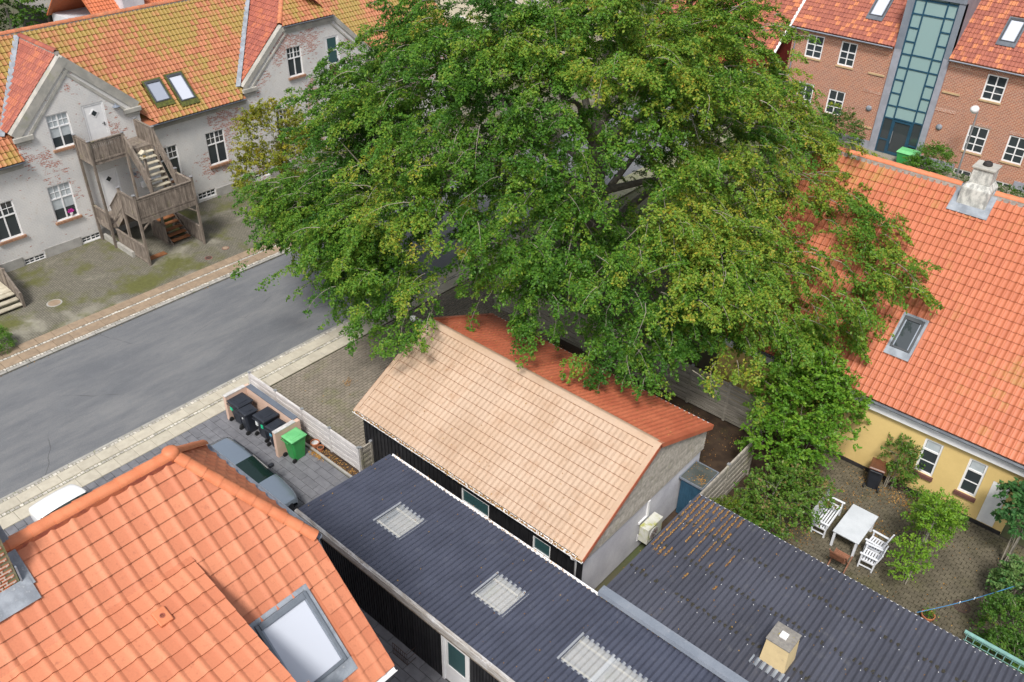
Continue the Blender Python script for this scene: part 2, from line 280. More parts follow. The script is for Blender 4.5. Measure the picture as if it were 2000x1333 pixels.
# ------------------------------------------------------------------ mesh helpers
class MB:
    def __init__(s): s.v, s.f, s.m, s.g, s.n = [], [], [], [], 0
    def add(s, vs, fs, m=0):
        b = len(s.v); s.v += [tuple(v) for v in vs]; s.f += [tuple(b+i for i in f) for f in fs]; s.m += [m]*len(fs); s.g += [s.n]*len(fs); s.n += 1; return s
    def box(s, x0, x1, y0, y1, z0, z1, m=0):
        return s.add([(x0,y0,z0),(x1,y0,z0),(x1,y1,z0),(x0,y1,z0),(x0,y0,z1),(x1,y0,z1),(x1,y1,z1),(x0,y1,z1)],
                     [(0,3,2,1),(4,5,6,7),(0,1,5,4),(1,2,6,5),(2,3,7,6),(3,0,4,7)], m)
    def obox(s, c, a, b, d, m=0):
        c, a, b, d = Vector(c), Vector(a), Vector(b), Vector(d)
        if a.cross(b).dot(d) < 0: a = -a
        return s.add([c-a-b-d, c+a-b-d, c+a+b-d, c-a+b-d, c-a-b+d, c+a-b+d, c+a+b+d, c-a+b+d],
                     [(0,3,2,1),(4,5,6,7),(0,1,5,4),(1,2,6,5),(2,3,7,6),(3,0,4,7)], m)
    def bar(s, p, q, w, h, up=(0,0,1), m=0):
        p, q = Vector(p), Vector(q); d = q-p; u = Vector(up); sd = d.cross(u)
        if sd.length < 1e-5: sd = d.cross(Vector((1,0,0)))
        sd.normalize(); u = sd.cross(d).normalized()
        return s.obox((p+q)/2, d/2, sd*w/2, u*h/2, m)
    def tube(s, pts, r, n=8, m=0, cap=True):
        pts = [Vector(p) for p in pts]; k = len(pts); rs = r if isinstance(r, (list, tuple)) else [r]*k; vs, fs = [], []
        ref = None
        for i, p in enumerate(pts):
            d = (pts[min(i+1, k-1)]-pts[max(i-1, 0)]).normalized()
            if ref is None: ref = d.cross(Vector((0,0,1)));  ref = ref if ref.length > .05 else d.cross(Vector((1,0,0)))
            a = (ref - d*ref.dot(d)).normalized(); b = d.cross(a); ref = a
            for j in range(n):
                t = 2*math.pi*j/n; vs.append(p+(a*math.cos(t)+b*math.sin(t))*rs[i])
        for i in range(k-1):
            for j in range(n): fs.append((i*n+j, i*n+(j+1)%n, (i+1)*n+(j+1)%n, (i+1)*n+j))
        if cap: fs.append(tuple(range(n))[::-1]); fs.append(tuple(range((k-1)*n, k*n)))
        return s.add(vs, fs, m)
    def lathe(s, prof, c, n=16, m=0, ax=None):
        c = Vector(c); k = len(prof); vs, fs = [], []
        A = Vector((0,0,1)) if ax is None else Vector(ax).normalized(); X = A.orthogonal().normalized(); Y = A.cross(X)
        for r, z in prof:
            for j in range(n):
                t = 2*math.pi*j/n; vs.append(c+X*r*math.cos(t)+Y*r*math.sin(t)+A*z)
        for i in range(k-1):
            for j in range(n): fs.append((i*n+j, i*n+(j+1)%n, (i+1)*n+(j+1)%n, (i+1)*n+j))
        fs.append(tuple(range(n))[::-1]); fs.append(tuple(range((k-1)*n, k*n)))
        return s.add(vs, fs, m)
    def prism(s, poly, ext, m=0):
        p = [Vector(x) for x in poly]; e = Vector(ext); n = len(p)
        nrm = Vector((0,0,0))
        for i in range(n): nrm += p[i].cross(p[(i+1)%n])
        if nrm.dot(e) > 0: p = p[::-1]
        return s.add(p+[x+e for x in p], [tuple(range(n)), tuple(range(n, 2*n))[::-1]] + [(i, i+n, (i+1)%n+n, (i+1)%n) for i in range(n)][::1], m)
    def quad(s, a, b, c, d, m=0): return s.add([a, b, c, d], [(0,1,2,3)], m)
    def each(s, name, mats, parent, bw=0):
        """every added shape becomes a part of its own"""
        seen = {}
        for k, f in enumerate(s.f): seen.setdefault(s.g[k], []).append(f)
        out = []
        for fs in seen.values():
            ids = sorted({i for f in fs for i in f}); mp = {a: b for b, a in enumerate(ids)}
            o = mesh_obj(name, [s.v[i] for i in ids], [tuple(mp[i] for i in f) for f in fs], mats, parent); out.append(o)
            if bw: bev(o, bw)
        return out
    def build(s, name, mats, parent=None, smooth=False, kind=None, base=None):
        return mesh_obj(name, s.v, s.f, mats, parent, smooth, s.m, kind, base)
def origin(o): return Vector((0,0,0)) if o is None else Vector(o['_org'])
def mesh_obj(name, v, f, mats, parent=None, smooth=False, mi=None, kind=None, base=None):
    if isinstance(mats, str): mats = [mats]
    org = Vector(base) if base is not None else origin(parent)
    me = bpy.data.meshes.new(name); ox, oy, oz = org
    me.from_pydata([(a-ox, b-oy, c-oz) for a, b, c in v], [], f)
    for m in mats: me.materials.append(MATS[m])
    if mi and len(mats) > 1: me.polygons.foreach_set('material_index', mi)
    if smooth: me.polygons.foreach_set('use_smooth', [True]*len(f))
    me.update(); o = bpy.data.objects.new(name, me); COL.objects.link(o)
    o['_org'] = tuple(org)
    if parent is not None: o.parent = parent
    else: o.location = org
    if kind: o['kind'] = kind
    return o
def bev(o, w=.01, seg=2):
    b = o.modifiers.new('bevel', 'BEVEL'); b.width = w; b.segments = seg; b.limit_method = 'ANGLE'; b.angle_limit = R(40); return o
def thing(name, label, cat, loc, group=None):
    o = bpy.data.objects.new(name, None); COL.objects.link(o); o.location = loc; o['_org'] = tuple(loc); o.empty_display_size = .3
    o['label'] = label; o['category'] = cat
    if group: o['group'] = group
    return o
def tag(o, label, cat, group=None):
    o['label'] = label; o['category'] = cat
    if group: o['group'] = group
    return o
def link_shared(name, me, parent, mat4, kind=None):
    o = bpy.data.objects.new(name, me); COL.objects.link(o); o.parent = parent
    o.matrix_basis = Matrix.Translation(-origin(parent)) @ mat4 if parent is not None else mat4
    o['_org'] = (0,0,0); return o
def pix(p):
    d = Vector(p)-CAM; z = d.dot(FWD)
    if z < .5: return None
    return 1000+1692.7*d.dot(RGT)/z, 666.5-1692.7*d.dot(UPV)/z, z
def inview(p, mg=60):
    q = pix(p); return q is not None and -mg < q[0] < 2000+mg and -mg < q[1] < 1333+mg
def join_np(name, base_v, base_f, mats4, mat, parent, kind='stuff', smooth=False):
    """one mesh made of many transformed copies"""
    if not mats4: return None
    bv = np.array(base_v, dtype=np.float32); n = len(bv); bh = np.c_[bv, np.ones(n)]
    A = np.array([np.array(m)[:3] for m in mats4], dtype=np.float32)
    V = np.einsum('kij,nj->kni', A, bh).reshape(-1, 3) - np.array(origin(parent), dtype=np.float32)
    F = [tuple(i + k*n for i in f) for k in range(len(mats4)) for f in base_f]
    me = bpy.data.meshes.new(name); me.from_pydata(V.tolist(), [], F); me.materials.append(MATS[mat])
    at = me.attributes.new('tint', 'FLOAT', 'FACE'); at.data.foreach_set('value', np.repeat(RNG.random(len(mats4)), len(base_f)).astype(np.float32))
    if smooth: me.polygons.foreach_set('use_smooth', [True]*len(F))
    me.update(); o = bpy.data.objects.new(name, me); COL.objects.link(o); o['_org'] = tuple(origin(parent))
    if parent is not None: o.parent = parent
    if kind: o['kind'] = kind
    return o
def simple_mesh(name, v, f, mat, smooth=False):
    me = bpy.data.meshes.new(name); me.from_pydata([tuple(x) for x in v], [], f); me.materials.append(MATS[mat])
    if smooth: me.polygons.foreach_set('use_smooth', [True]*len(f))
    me.update(); return me
CHAM_V = None
def block(ch=.04, chz=.25):
    a, b = .5, .5-ch
    v = [(-a,-a,0),(a,-a,0),(a,a,0),(-a,a,0),(-a,-a,1-chz),(a,-a,1-chz),(a,a,1-chz),(-a,a,1-chz),(-b,-b,1),(b,-b,1),(b,b,1),(-b,b,1)]
    f = [(0,1,5,4),(1,2,6,5),(2,3,7,6),(3,0,4,7),(4,5,9,8),(5,6,10,9),(6,7,11,10),(7,4,8,11),(8,9,10,11)]
    return v, f
def pieces(name, items, mat, parent, limit=300, restname=None, ch=.03):
    """items: (cx, cy, z0, lx, ly, lz[, rotz]); the largest on screen are objects, the rest one joined part"""
    v, f = block(ch); me = simple_mesh(name, v, f, mat); L1, L2 = [], []
    sc = []
    for it in items:
        p = pix((it[0], it[1], it[2])); vis = p is not None and -80 < p[0] < 2080 and -80 < p[1] < 1410
        sc.append((p[2] if vis else 1e6 + (p[2] if p else 0), it))
    sc.sort(key=lambda t: t[0]); rest = []
    for i, (d, it) in enumerate(sc):
        rz = it[6] if len(it) > 6 else 0
        m4 = Matrix.Translation((it[0], it[1], it[2])) @ Matrix.Rotation(rz, 4, 'Z') @ Matrix.Diagonal((it[3], it[4], it[5], 1))
        if i < limit and d < 1e6: link_shared(name, me, parent, m4)
        else: rest.append(m4)
    if rest: join_np(restname or name+'s', v, f, rest, mat, parent)

def tile_geo(w, e, amp, lift=.045, th=.020, over=.06, n=8, prof='roll'):
    us = [i/n for i in range(n+1)]
    def h(t):
        if prof == 'soft': return amp*(math.sin(math.pi*(t-.60)/.40)**2 if t > .60 else -.10*math.sin(math.pi*t/.60))
        if prof == 'roll': return amp*(math.sin(math.pi*(t-.55)/.45) if t > .55 else -.12*math.sin(math.pi*t/.55))
        return amp*(.5-.5*math.cos(2*math.pi*t))
    v = []
    for t in us: v.append((t*w, -.0, h(t)+lift))
    for t in us: v.append((t*w, e+over, h(t)))
    for t in us: v.append((t*w, 0, h(t)+lift))
    for t in us: v.append((t*w, 0, h(t)+lift-th))
    k = n+1
    f = [(i, i+1, k+i+1, k+i) for i in range(n)] + [(3*k+i, 3*k+i+1, 2*k+i+1, 2*k+i) for i in range(n)]
    return v, f
def roof_tiles(root, name, O, U, S, ulen, slen, w, e, mat, amp=.05, clip=(), holes=(), limit=300, prof='roll', restname='roof_tiles', mg=60, over=.06, lift=.045, n=8):
    O, U, S = Vector(O), Vector(U).normalized(), Vector(S).normalized(); N = U.cross(S)
    tv, tf = tile_geo(w, e, amp, n=n, prof=prof, over=over, lift=lift); me = simple_mesh(name, tv, tf, mat, True)
    me.polygons.foreach_set('use_smooth', [True]*n + [False]*(len(tf)-n))
    Rm = Matrix(((U.x, S.x, N.x), (U.y, S.y, N.y), (U.z, S.z, N.z)))
    whole, cut = [], []
    for j in range(int(math.ceil(slen/e))):
        for i in range(int(math.ceil(ulen/w))):
            u0, s0 = i*w, j*e
            cx, cs = u0+w/2, s0+e/2
            if any(a < cx < b and c < cs < d for a, b, c, d in holes): continue
            cor = [(u0, s0), (u0+w, s0), (u0, s0+e+over*.5), (u0+w, s0+e+over*.5)]
            cl = list(clip) + [(1, 0, ulen), (0, 1, slen)]
            if any(all(a*u+b*s > c for u, s in cor) for a, b, c in cl): continue
            P = O + U*u0 + S*s0; P = P + N*random.uniform(-.002, .003)
            m4 = Matrix.Translation(P) @ (Rm @ Matrix.Rotation(random.uniform(-.004, .004), 3, 'Z')).to_4x4()
            if not inview(P, mg): 
                if not inview(P, 260): continue
                whole.append((1e6, m4, None)); continue
            bad = [(a, b, c) for a, b, c in cl if any(a*u+b*s > c+1e-4 for u, s in cor)]
            whole.append((pix(P)[2], m4, (u0, s0, bad) if bad else None))
    whole.sort(key=lambda t: t[0]); rest = []; cutrest = MB()
    for k, (d, m4, bad) in enumerate(whole):
        if bad is None:
            if k < limit and d < 1e6: link_shared(name, me, root, m4)
            else: rest.append(m4)
            continue
        bm = bmesh.new(); vs = [bm.verts.new(x) for x in tv]
        for qi, q in enumerate(tf): bm.faces.new([vs[i] for i in q]).smooth = qi < n
        u0, s0, hp = bad
        for a, b, c in hp:
            nn = Vector((a, b, 0)).normalized(); ln = math.hypot(a, b)
            co = Vector((a, b, 0))/ln * ((c - a*u0 - b*s0)/ln)
            bmesh.ops.bisect_plane(bm, geom=bm.verts[:]+bm.edges[:]+bm.faces[:], plane_co=co, plane_no=nn, clear_outer=True)
        if len(bm.faces):
            if k < limit and d < 1e6:
                m2 = bpy.data.meshes.new(name); bm.to_mesh(m2); m2.materials.append(MATS[mat]); link_shared(name, m2, root, m4)
            else:
                bm.verts.index_update(); cutrest.add([m4 @ x.co for x in bm.verts], [[y.index for y in q.verts] for q in bm.faces])
        bm.free()
    if rest: join_np(restname, tv, tf, rest, mat, root, smooth=False)
    if cutrest.f: cutrest.build(restname, mat, root, kind='stuff')
def ridge_tiles(root, name, p, q, r, ln, mat, n=7, sag=0):
    p, q = Vector(p), Vector(q); d = q-p; k = max(1, int(round(d.length/ln))); D = d.normalized(); st = d.length/k
    sd = D.cross(Vector((0,0,1))).normalized(); up = sd.cross(D)
    v, f = [], []; 
    for e, rr in ((0, r*1.07), (st*1.05, r*.96)):
        for j in range(n+1):
            t = math.pi*j/n; v.append((e, rr*math.cos(t)*1.0, rr*math.sin(t)*.85 - .02))
    for j in range(n): f.append((j, n+1+j, n+2+j, j+1))
    b = len(v)
    for rr in (r*.88, r*1.07):
        for j in range(n+1):
            t = math.pi*j/n; v.append((0, rr*math.cos(t), rr*math.sin(t)*.85-.02))
    for j in range(n): f.append((b+j, b+n+1+j, b+n+2+j, b+j+1))
    me = simple_mesh(name, v, f, mat, True); Rm = Matrix(((D.x, sd.x, up.x), (D.y, sd.y, up.y), (D.z, sd.z, up.z))).to_4x4()
    for i in range(k):
        P = p + D*(i*st)
        if inview(P, 250): link_shared(name, me, root, Matrix.Translation(P + up*random.uniform(-.004, .004)) @ Rm)
def leaf_cloud(name, P, A, N, ln, wd, mat, parent, tint, kind='stuff', base=None):
    """many leaves as one mesh: P centres, A long axes, N normals"""
    n = len(P); A = A/np.linalg.norm(A, axis=1, keepdims=True); S = np.cross(N, A); S /= np.linalg.norm(S, axis=1, keepdims=True)+1e-9
    ln = np.broadcast_to(np.asarray(ln, dtype=float), (n,))[:, None]; wd = np.broadcast_to(np.asarray(wd, dtype=float), (n,))[:, None]
    Nn = np.cross(A, S)
    V = np.stack([P-A*ln*.5, P+S*wd*.5+Nn*wd*.12, P+A*ln*.5, P-S*wd*.5+Nn*wd*.12], axis=1).reshape(-1, 3)
    org = np.array(origin(parent) if parent is not None else (base or (0,0,0)), dtype=float); V = (V-org).astype(np.float32)
    me = bpy.data.meshes.new(name); me.vertices.add(4*n); me.vertices.foreach_set('co', V.ravel())
    me.loops.add(4*n); me.loops.foreach_set('vertex_index', np.arange(4*n, dtype=np.int32))
    me.polygons.add(n); me.polygons.foreach_set('loop_start', np.arange(0, 4*n, 4, dtype=np.int32))
    try: me.polygons.foreach_set('loop_total', np.full(n, 4, dtype=np.int32))
    except Exception: pass
    me.materials.append(MATS[mat]); me.update(calc_edges=True); me.validate()
    at = me.attributes.new('tint', 'FLOAT', 'FACE'); at.data.foreach_set('value', np.asarray(tint, dtype=np.float32))
    o = bpy.data.objects.new(name, me); COL.objects.link(o); o['_org'] = tuple(org)
    if parent is not None: o.parent = parent
    else: o.location = org
    if kind: o['kind'] = kind
    return o
def rvec(n): 
    v = RNG.normal(size=(n, 3)); return v/np.linalg.norm(v, axis=1, keepdims=True)

# ------------------------------------------------------------------ facade helpers
class Fac:
    def __init__(s, O, U, N): s.O, s.U, s.N = Vector(O), Vector(U), Vector(N)
    def P(s, u, n, z): return s.O + s.U*u + s.N*n + Vector((0,0,z))
    def box(s, mb, u0, u1, n0, n1, z0, z1, m=0):
        c = s.P((u0+u1)/2, (n0+n1)/2, (z0+z1)/2); return mb.obox(c, s.U*(u1-u0)/2, s.N*(n1-n0)/2, Vector((0,0,(z1-z0)/2)), m)
def wall_holes(root, name, F, outline, holes, mat, reveal=.12, n=0.0):
    bm = bmesh.new(); loops = [outline] + [[(a,c),(b,c),(b,d),(a,d)] for a,b,c,d in holes]; ed = []
    for lp in loops:
        vs = [bm.verts.new(F.P(u, n, z)) for u, z in lp]
        ed += [bm.edges.new((vs[i], vs[(i+1)%len(vs)])) for i in range(len(vs))]
    bmesh.ops.triangle_fill(bm, use_beauty=True, edges=ed)
    for f in bm.faces:
        f.normal_update()
        if f.normal.dot(F.N) < 0: f.normal_flip()
    bm.verts.index_update(); v = [tuple(x.co) for x in bm.verts]; f = [tuple(y.index for y in q.verts) for q in bm.faces]; bm.free()
    mb = MB(); mb.add(v, f)
    for a,b,c,d in holes:
        q = [(a,c),(b,c),(b,d),(a,d)]
        for i in range(4):
            (ua,za),(ub,zb) = q[i], q[(i+1)%4]
            mb.quad(F.P(ua,n,za), F.P(ub,n,zb), F.P(ub,n-reveal,zb), F.P(ua,n-reveal,za))
    return mb.build(name, mat, root)
def window(root, F, u0, u1, z0, z1, cols=2, tr=.62, ugrid=(2,2), lgrid=(1,1), rec=.07, fw=.06, frame='frame_white', pane='glass', sill=None, curtain=0, label=None, n=0.0, gb=.022):
    mb = MB(); d0, d1 = n-rec-.05, n-rec+.02
    F.box(mb, u0, u0+fw, d0, d1, z0, z1); F.box(mb, u1-fw, u1, d0, d1, z0, z1)
    F.box(mb, u0+fw, u1-fw, d0, d1, z0, z0+fw); F.box(mb, u0+fw, u1-fw, d0, d1, z1-fw, z1)
    zt = z0+(z1-z0)*tr; cw = (u1-u0-2*fw)/cols
    cells = []
    for c in range(cols):
        a = u0+fw+c*cw+(.02 if c else 0); b = u0+fw+(c+1)*cw-(.02 if c < cols-1 else 0)
        if c: F.box(mb, a-.055, a+.015, d0, d1-.004, z0+fw, z1-fw)
        if tr < 1:
            cells += [(a, b, z0+fw, zt-.03, lgrid), (a, b, zt+.03, z1-fw, ugrid)]
        else: cells.append((a, b, z0+fw, z1-fw, lgrid))
    if tr < 1: F.box(mb, u0+fw, u1-fw, d0, d1-.002, zt-.035, zt+.035)
    for a, b, c, d, g in cells:
        for i in range(1, g[0]): F.box(mb, a+(b-a)*i/g[0]-gb/2, a+(b-a)*i/g[0]+gb/2, d0+.01, d1-.012, c, d)
        for j in range(1, g[1]): F.box(mb, a, b, d0+.01, d1-.014, c+(d-c)*j/g[1]-gb/2, c+(d-c)*j/g[1]+gb/2)
    w = mb.build('window', frame, root)
    if label: w['label'] = label
    for a, b, c, d, g in cells:
        q = MB(); F.box(q, a-.01, b+.01, d0+.012, d0+.03, c-.01, d+.01); q.build('pane', pane, w)
    if curtain:
        q = MB()
        for a, b, c, d, g in cells:
            lo = d-(d-c)*(curtain if c < zt-.1 else 1.0); F.box(q, a+.012, b-.012, d0+.031, d0+.034, lo, d-.01)
        q.each('roller_blind', 'curtain', w)
    if sill:
        m, h, ov, pr = sill; q = MB(); F.box(q, u0-ov, u1+ov, n-rec, n+pr, z0-h, z0-.004); q.build('window_sill', m, w)
    return w
def skylight(root, name, O, U, S, w, l, glass='skylight_glass', fr=.09, h=.10, flash='lead', label=None, metal='dark_metal'):
    """roof window: O lower-left corner on the tile surface"""
    O, U, S = Vector(O), Vector(U).normalized(), Vector(S).normalized(); N = U.cross(S)
    def bx(mb, u0, u1, s0, s1, n0, n1): mb.obox(O+U*(u0+u1)/2+S*(s0+s1)/2+N*(n0+n1)/2, U*(u1-u0)/2, S*(s1-s0)/2, N*(n1-n0)/2)
    mb = MB(); bx(mb, 0, fr, 0, l, -.12, h); bx(mb, w-fr, w, 0, l, -.12, h); bx(mb, fr, w-fr, 0, fr, -.12, h-.003); bx(mb, fr, w-fr, l-fr*1.9, l, -.12, h+.02)
    k = bev(mb.build(name, metal, root), .012)
    if label: k['label'] = label
    q = MB(); bx(q, fr, w-fr, fr, l-fr*1.9, h-.06, h-.035); q.build('pane', glass, k)
    q = MB(); bx(q, fr, fr+.035, fr, l-fr*1.9, h-.034, h-.012); bx(q, w-fr-.035, w-fr, fr, l-fr*1.9, h-.034, h-.012); q.each('sash', 'zinc', k)
    q = MB(); g = .10
    bx(q, -g, w+g, -.30, -.002, .012, .05); bx(q, -g, -.003, 0, l+g, -.02, .035); bx(q, w+.003, w+g, 0, l+g, -.02, .035); bx(q, 0, w, l+.003, l+g, -.02, .035)
    q.each('flashing', flash, k)
    return k
def gutter(root, p, q, r=.06, mat='gutter_grey', name='gutter'):
    p, q = Vector(p), Vector(q); D = (q-p).normalized(); sd = D.cross(Vector((0,0,1))); n = 6; v, f = [], []
    for P in (p, q):
        for k, rr in ((0, r), (1, r-.012)):
            for j in range(n+1):
                t = math.pi + math.pi*j/n; v.append(P + sd*rr*math.cos(t) + Vector((0,0,rr*math.sin(t))))
    m = n+1
    for j in range(n): f += [(j, j+1, 2*m+j+1, 2*m+j), (m+j+1, m+j, 3*m+j, 3*m+j+1)]
    f += [(0, 2*m, 3*m, m), (n, m+n, 3*m+n, 2*m+n)]
    return mesh_obj(name, v, f, mat, root, True)
def deck(root, pts, mat='mortar', name='roof_deck', t=.10):
    """solid slab under the tiles; pts in order on the tile plane"""
    p = [Vector(x) for x in pts]; n = (p[1]-p[0]).cross(p[2]-p[0]).normalized()
    if n.z < 0: n = -n
    mb = MB(); mb.prism([x - n*.012 for x in p], -n*t); return mb.build(name, mat, root)

# ------------------------------------------------------------------ ground, road, pavements
def sheet(name, x0, x1, y0, y1, z, mat, kind='structure', parent=None):
    o = MB().quad((x0,y0,z),(x1,y0,z),(x1,y1,z),(x0,y1,z)).build(name, mat, parent, base=None if parent else ((x0+x1)/2,(y0+y1)/2,z))
    if kind: o['kind'] = kind
    return o
sheet('ground', -420, 380, -380, 420, -.13, 'ground')
sheet('road', -35.95, -28.42, -120, 260, -.075, 'asphalt')
pavers_mat('forecourt', (.165, .152, .122), (.135, .125, .10), (.075, .07, .045), .20, .10, (.095, .098, .026), .46, .64, pale=(.235, .222, .175))
sheet('forecourt', -44.9, -37.62, -40, 60, -.004, 'forecourt')
pavers_mat('court_far', (.30, .27, .22), (.25, .23, .19), (.14, .13, .1), .22, .11, (.2, .2, .1), .6, .8)
sheet('brick_court', -23.5, -6.0, 55.6, 60.1, .0, 'court_far')
# far pavement: brown slab strips, rows of setts and kerb
far = sheet('pavement_far', -37.66, -35.93, -10, 50, -.018, 'joint_soil'); far['_org'] = tuple(far.location)
it = []; y = 2.0
while y < 34: it += [(-36.60, y, -.02, .62, .755, .03), (-37.36, y+.3, -.02, .56, .755, .028)]; y += .77
pieces('paving_slab', it, 'slab_tan', far, 300, 'paving_slabs', .012)
def setts(xc, y0, y1, parent, rows=1, w=.125):
    it = []; y = y0
    while y < y1:
        l = random.uniform(.11, .19); it.append((xc+random.uniform(-.008,.008), y+l/2, -.02, w*random.uniform(.85,1.05), l-.025, .028+random.uniform(0,.012), random.uniform(-.05,.05))); y += l
    v, f = block(.08); ms = [Matrix.Translation(a[:3]) @ Matrix.Rotation(a[6],4,'Z') @ Matrix.Diagonal((a[3],a[4],a[5],1)) for a in it]
    join_np('sett_row', v, f, ms, 'cobble_stone', parent)
for xc in (-36.20, -36.98): setts(xc, 2, 33, far)
it = []; y = 2.0
while y < 34: it.append((-36.035, y, -.12, .17, .99, .125)); y += 1.0
pieces('kerbstone', it, 'kerb', far, 60, 'kerbstones', .02)
near = sheet('pavement_near', -28.44, -26.86, -10, 60, -.018, 'pale_joint'); near['_org'] = tuple(near.location)
it = []; y = -1.0
while y < 33: it += [(-27.93, y, -.02, .52, .745, .03), (-27.17, y+.37, -.02, .60, .745, .03)]; y += .755
pieces('paving_slab', it, 'slab_pale', near, 300, 'paving_slabs', .012)
for xc in (-28.26, -27.57): setts(xc, -1, 33, near)
it = []; y = -1.0
while y < 34: it.append((-28.40, y, -.12, .12, .99, .118)); y += 1.0
pieces('kerbstone', it, 'kerb', near, 60, 'kerbstones', .02)
# slab driveway of the orange house, cobbled drive of the garage, patio, soil
drv = sheet('driveway', -26.86, 4, -14, 14.24, -.03, 'joint_soil'); drv['_org'] = tuple(drv.location)
it = []; j = 0; y = -4.0
while y < 14.1:
    x = -26.85 + (.355 if j % 2 else 0)
    while x < -6:
        c = (x+.345, y+.163)
        if x < -26.4 and j % 2: it.append((-26.68, c[1], -.03, .335, .312, .031))
        if c[0] < -16.8 or 6.5 < c[1] < 10.6: it.append((c[0], c[1], -.03, .688, .312, .03+random.uniform(0,.003)))
        x += .70
    y += .325; j += 1
pieces('driveway_slab', it, 'slab_dark', drv, 300, 'driveway_slabs', .012)
cob = sheet('cobbled_drive', -26.86, -20.3, 14.8, 33, -.035, 'joint_soil'); cob['_org'] = tuple(cob.location)
it = []; j = 0; x = -26.8
while x < -20.4:
    y = 14.85 + (.125 if j % 2 else 0)
    while y < 29:
        it.append((x+.075, y+.12, -.035, .128, .228, .035+random.uniform(-.005,.004), random.uniform(-.02,.02))); y += .25
    x += .15; j += 1
pieces('cobble', it, 'cobble_drive', cob, 300, 'cobbles', .05)
pat = sheet('patio', -7.4, 3.5, 19.0, 28.0, -.035, 'joint_soil'); pat['_org'] = tuple(pat.location)
it = []; j = 0; y = 19.8
while y < 27.9:
    x = -7.3 + (.125 if j % 2 else 0)
    while x < 3.2:
        it.append((x+.115, y+.07, -.035, .232, .125, .035+random.uniform(-.006,.005), random.uniform(-.025,.025))); x += .25
    y += .145; j += 1
pieces('patio_paver', it, 'patio_paver', pat, 300, 'patio_pavers', .05)
sheet('garden_soil', -23, -5.5, 19.5, 29.5, -.05, 'soil')
def disc(name, c, r, h, mat, label, cat, inner=None, n=20):
    mb = MB(); mb.lathe([(r, -.02), (r, h-.004), (r*.93, h)], c, n)
    if inner: mb.lathe([(r*.80, h-.01), (r*.80, h+.003), (r*.76, h+.004)], c, n, 1)
    return tag(mb.build(name, [mat, inner or mat], base=c), label, cat)
disc('manhole_cover', (-39.93, 12.43, 0), .36, .006, 'kerb', 'round manhole cover with pale rim on the mossy forecourt', 'manhole', 'slab_tan')
disc('valve_cover', (-38.42, 20.0, 0), .20, .006, 'red_cover', 'small rust red cover on forecourt nearer the road', 'cover', 'iron')
disc('valve_cover', (-38.70, 21.23, 0), .19, .006, 'red_cover', 'small rust red cover on forecourt, farther from the manhole', 'cover', 'slab_tan')
dr = thing('drain_grate', 'round iron drain grate with leaves in the patio paving', 'drain', (-.68, 23.8, 0))
mb = MB(); mb.lathe([(.27, -.02), (.27, .012), (.21, .014), (.205, -.01)], (-.68, 23.8, 0), 22); mb.build('rim', 'iron', dr)
for k in range(-3, 4):
    h = math.sqrt(.2**2-(k*.055)**2); q = MB(); q.box(-.68+k*.055-.015, -.68+k*.055+.015, 23.8-h, 23.8+h, -.012, .010); q.build('grate_bar', 'iron', dr)

# ------------------------------------------------------------------ white house across the road
WX = -44.55
F = Fac((WX, 0, 0), (0, 1, 0), (1, 0, 0))
wh = thing('white_house', 'long worn whitewashed brick house with mossy orange roof and two street gables', 'house', (WX, 22, 0))
EZ, EXo, RX, RZ = 5.40, -44.28, -49.03, 10.13
wins = [(12.30, 13.50, 1.65, 3.60), (15.25, 16.45, 1.70, 3.65), (16.19, 17.29, 5.43, 7.17), (21.5, 22.66, 1.9, 3.86), (24.50, 25.72, 1.96, 3.94),
        (30.74, 31.80, 5.77, 7.52), (29.4, 30.5, 2.1, 4.0), (33.6, 34.8, 2.1, 4.0)]
base_w = [(13.10, 14.18, -.02, .32), (16.19, 17.25, .05, .40), (23.32, 24.50, .14, .57), (27.3, 28.35, .2, .6)]
doors = [(18.03, 19.17, 4.99, 7.22), (17.95, 19.0, 1.38, 3.62), (33.62, 34.70, 4.98, 7.60)]
g1, g2 = (14.5, 20.95, 17.68, 9.72), (27.45, 37.5, 32.5, 10.6)
out = [(6, -.2), (45, -.2), (45, EZ-.02), (37.5, EZ-.02), (37.5, 5.95), (34.35, 8.80), (30.65, 8.80), (27.45, 5.95), (27.45, EZ-.02), (20.95, EZ-.02), (20.95, 6.6), (17.68, 9.66), (14.5, 6.6), (14.5, EZ-.02), (6, EZ-.02)]
holes = [(a, b, c, d) for a, b, c, d in wins+base_w+doors if d > 0]
wall_holes(wh, 'wall', F, out, holes, 'whitewash', .13)
mb = MB(); mb.box(-53.6, WX-.30, 6, 45, -.2, EZ-.4); mb.build('back_wall', 'whitewash', wh)
mb = MB()                       # plinth band, interrupted by the cellar windows
us = [6] + [v for b in base_w for v in (b[0]-.02, b[1]+.02)] + [45]
for i in range(0, len(us), 2): F.box(mb, us[i], us[i+1], 0, .045, -.2, .52)
mb.each('plinth', 'plinth', wh, .02)
mb = MB()                       # stepped cornice bands under the eaves
for a, b in ((6, 14.5), (20.95, 27.45), (37.5, 45)):
    F.box(mb, a, b, 0, .10, EZ-.22, EZ-.03); F.box(mb, a, b, 0, .06, EZ-.40, EZ-.222)
mb.each('cornice', 'cement', wh)
def raking(mb, u0, z0, u1, z1, n0, n1, t0, t1):
    """band along a gable slope, measured inward from the slope line"""
    a, b = Vector((u0, z0)), Vector((u1, z1)); d = (b-a).normalized(); nn = Vector((d.y, -d.x))
    if nn.y > 0: nn = -nn
    q = [a+nn*t0, b+nn*t0, b+nn*t1, a+nn*t1]
    mb.prism([F.P(x.x, n0, x.y) for x in q], F.N*(n1-n0))
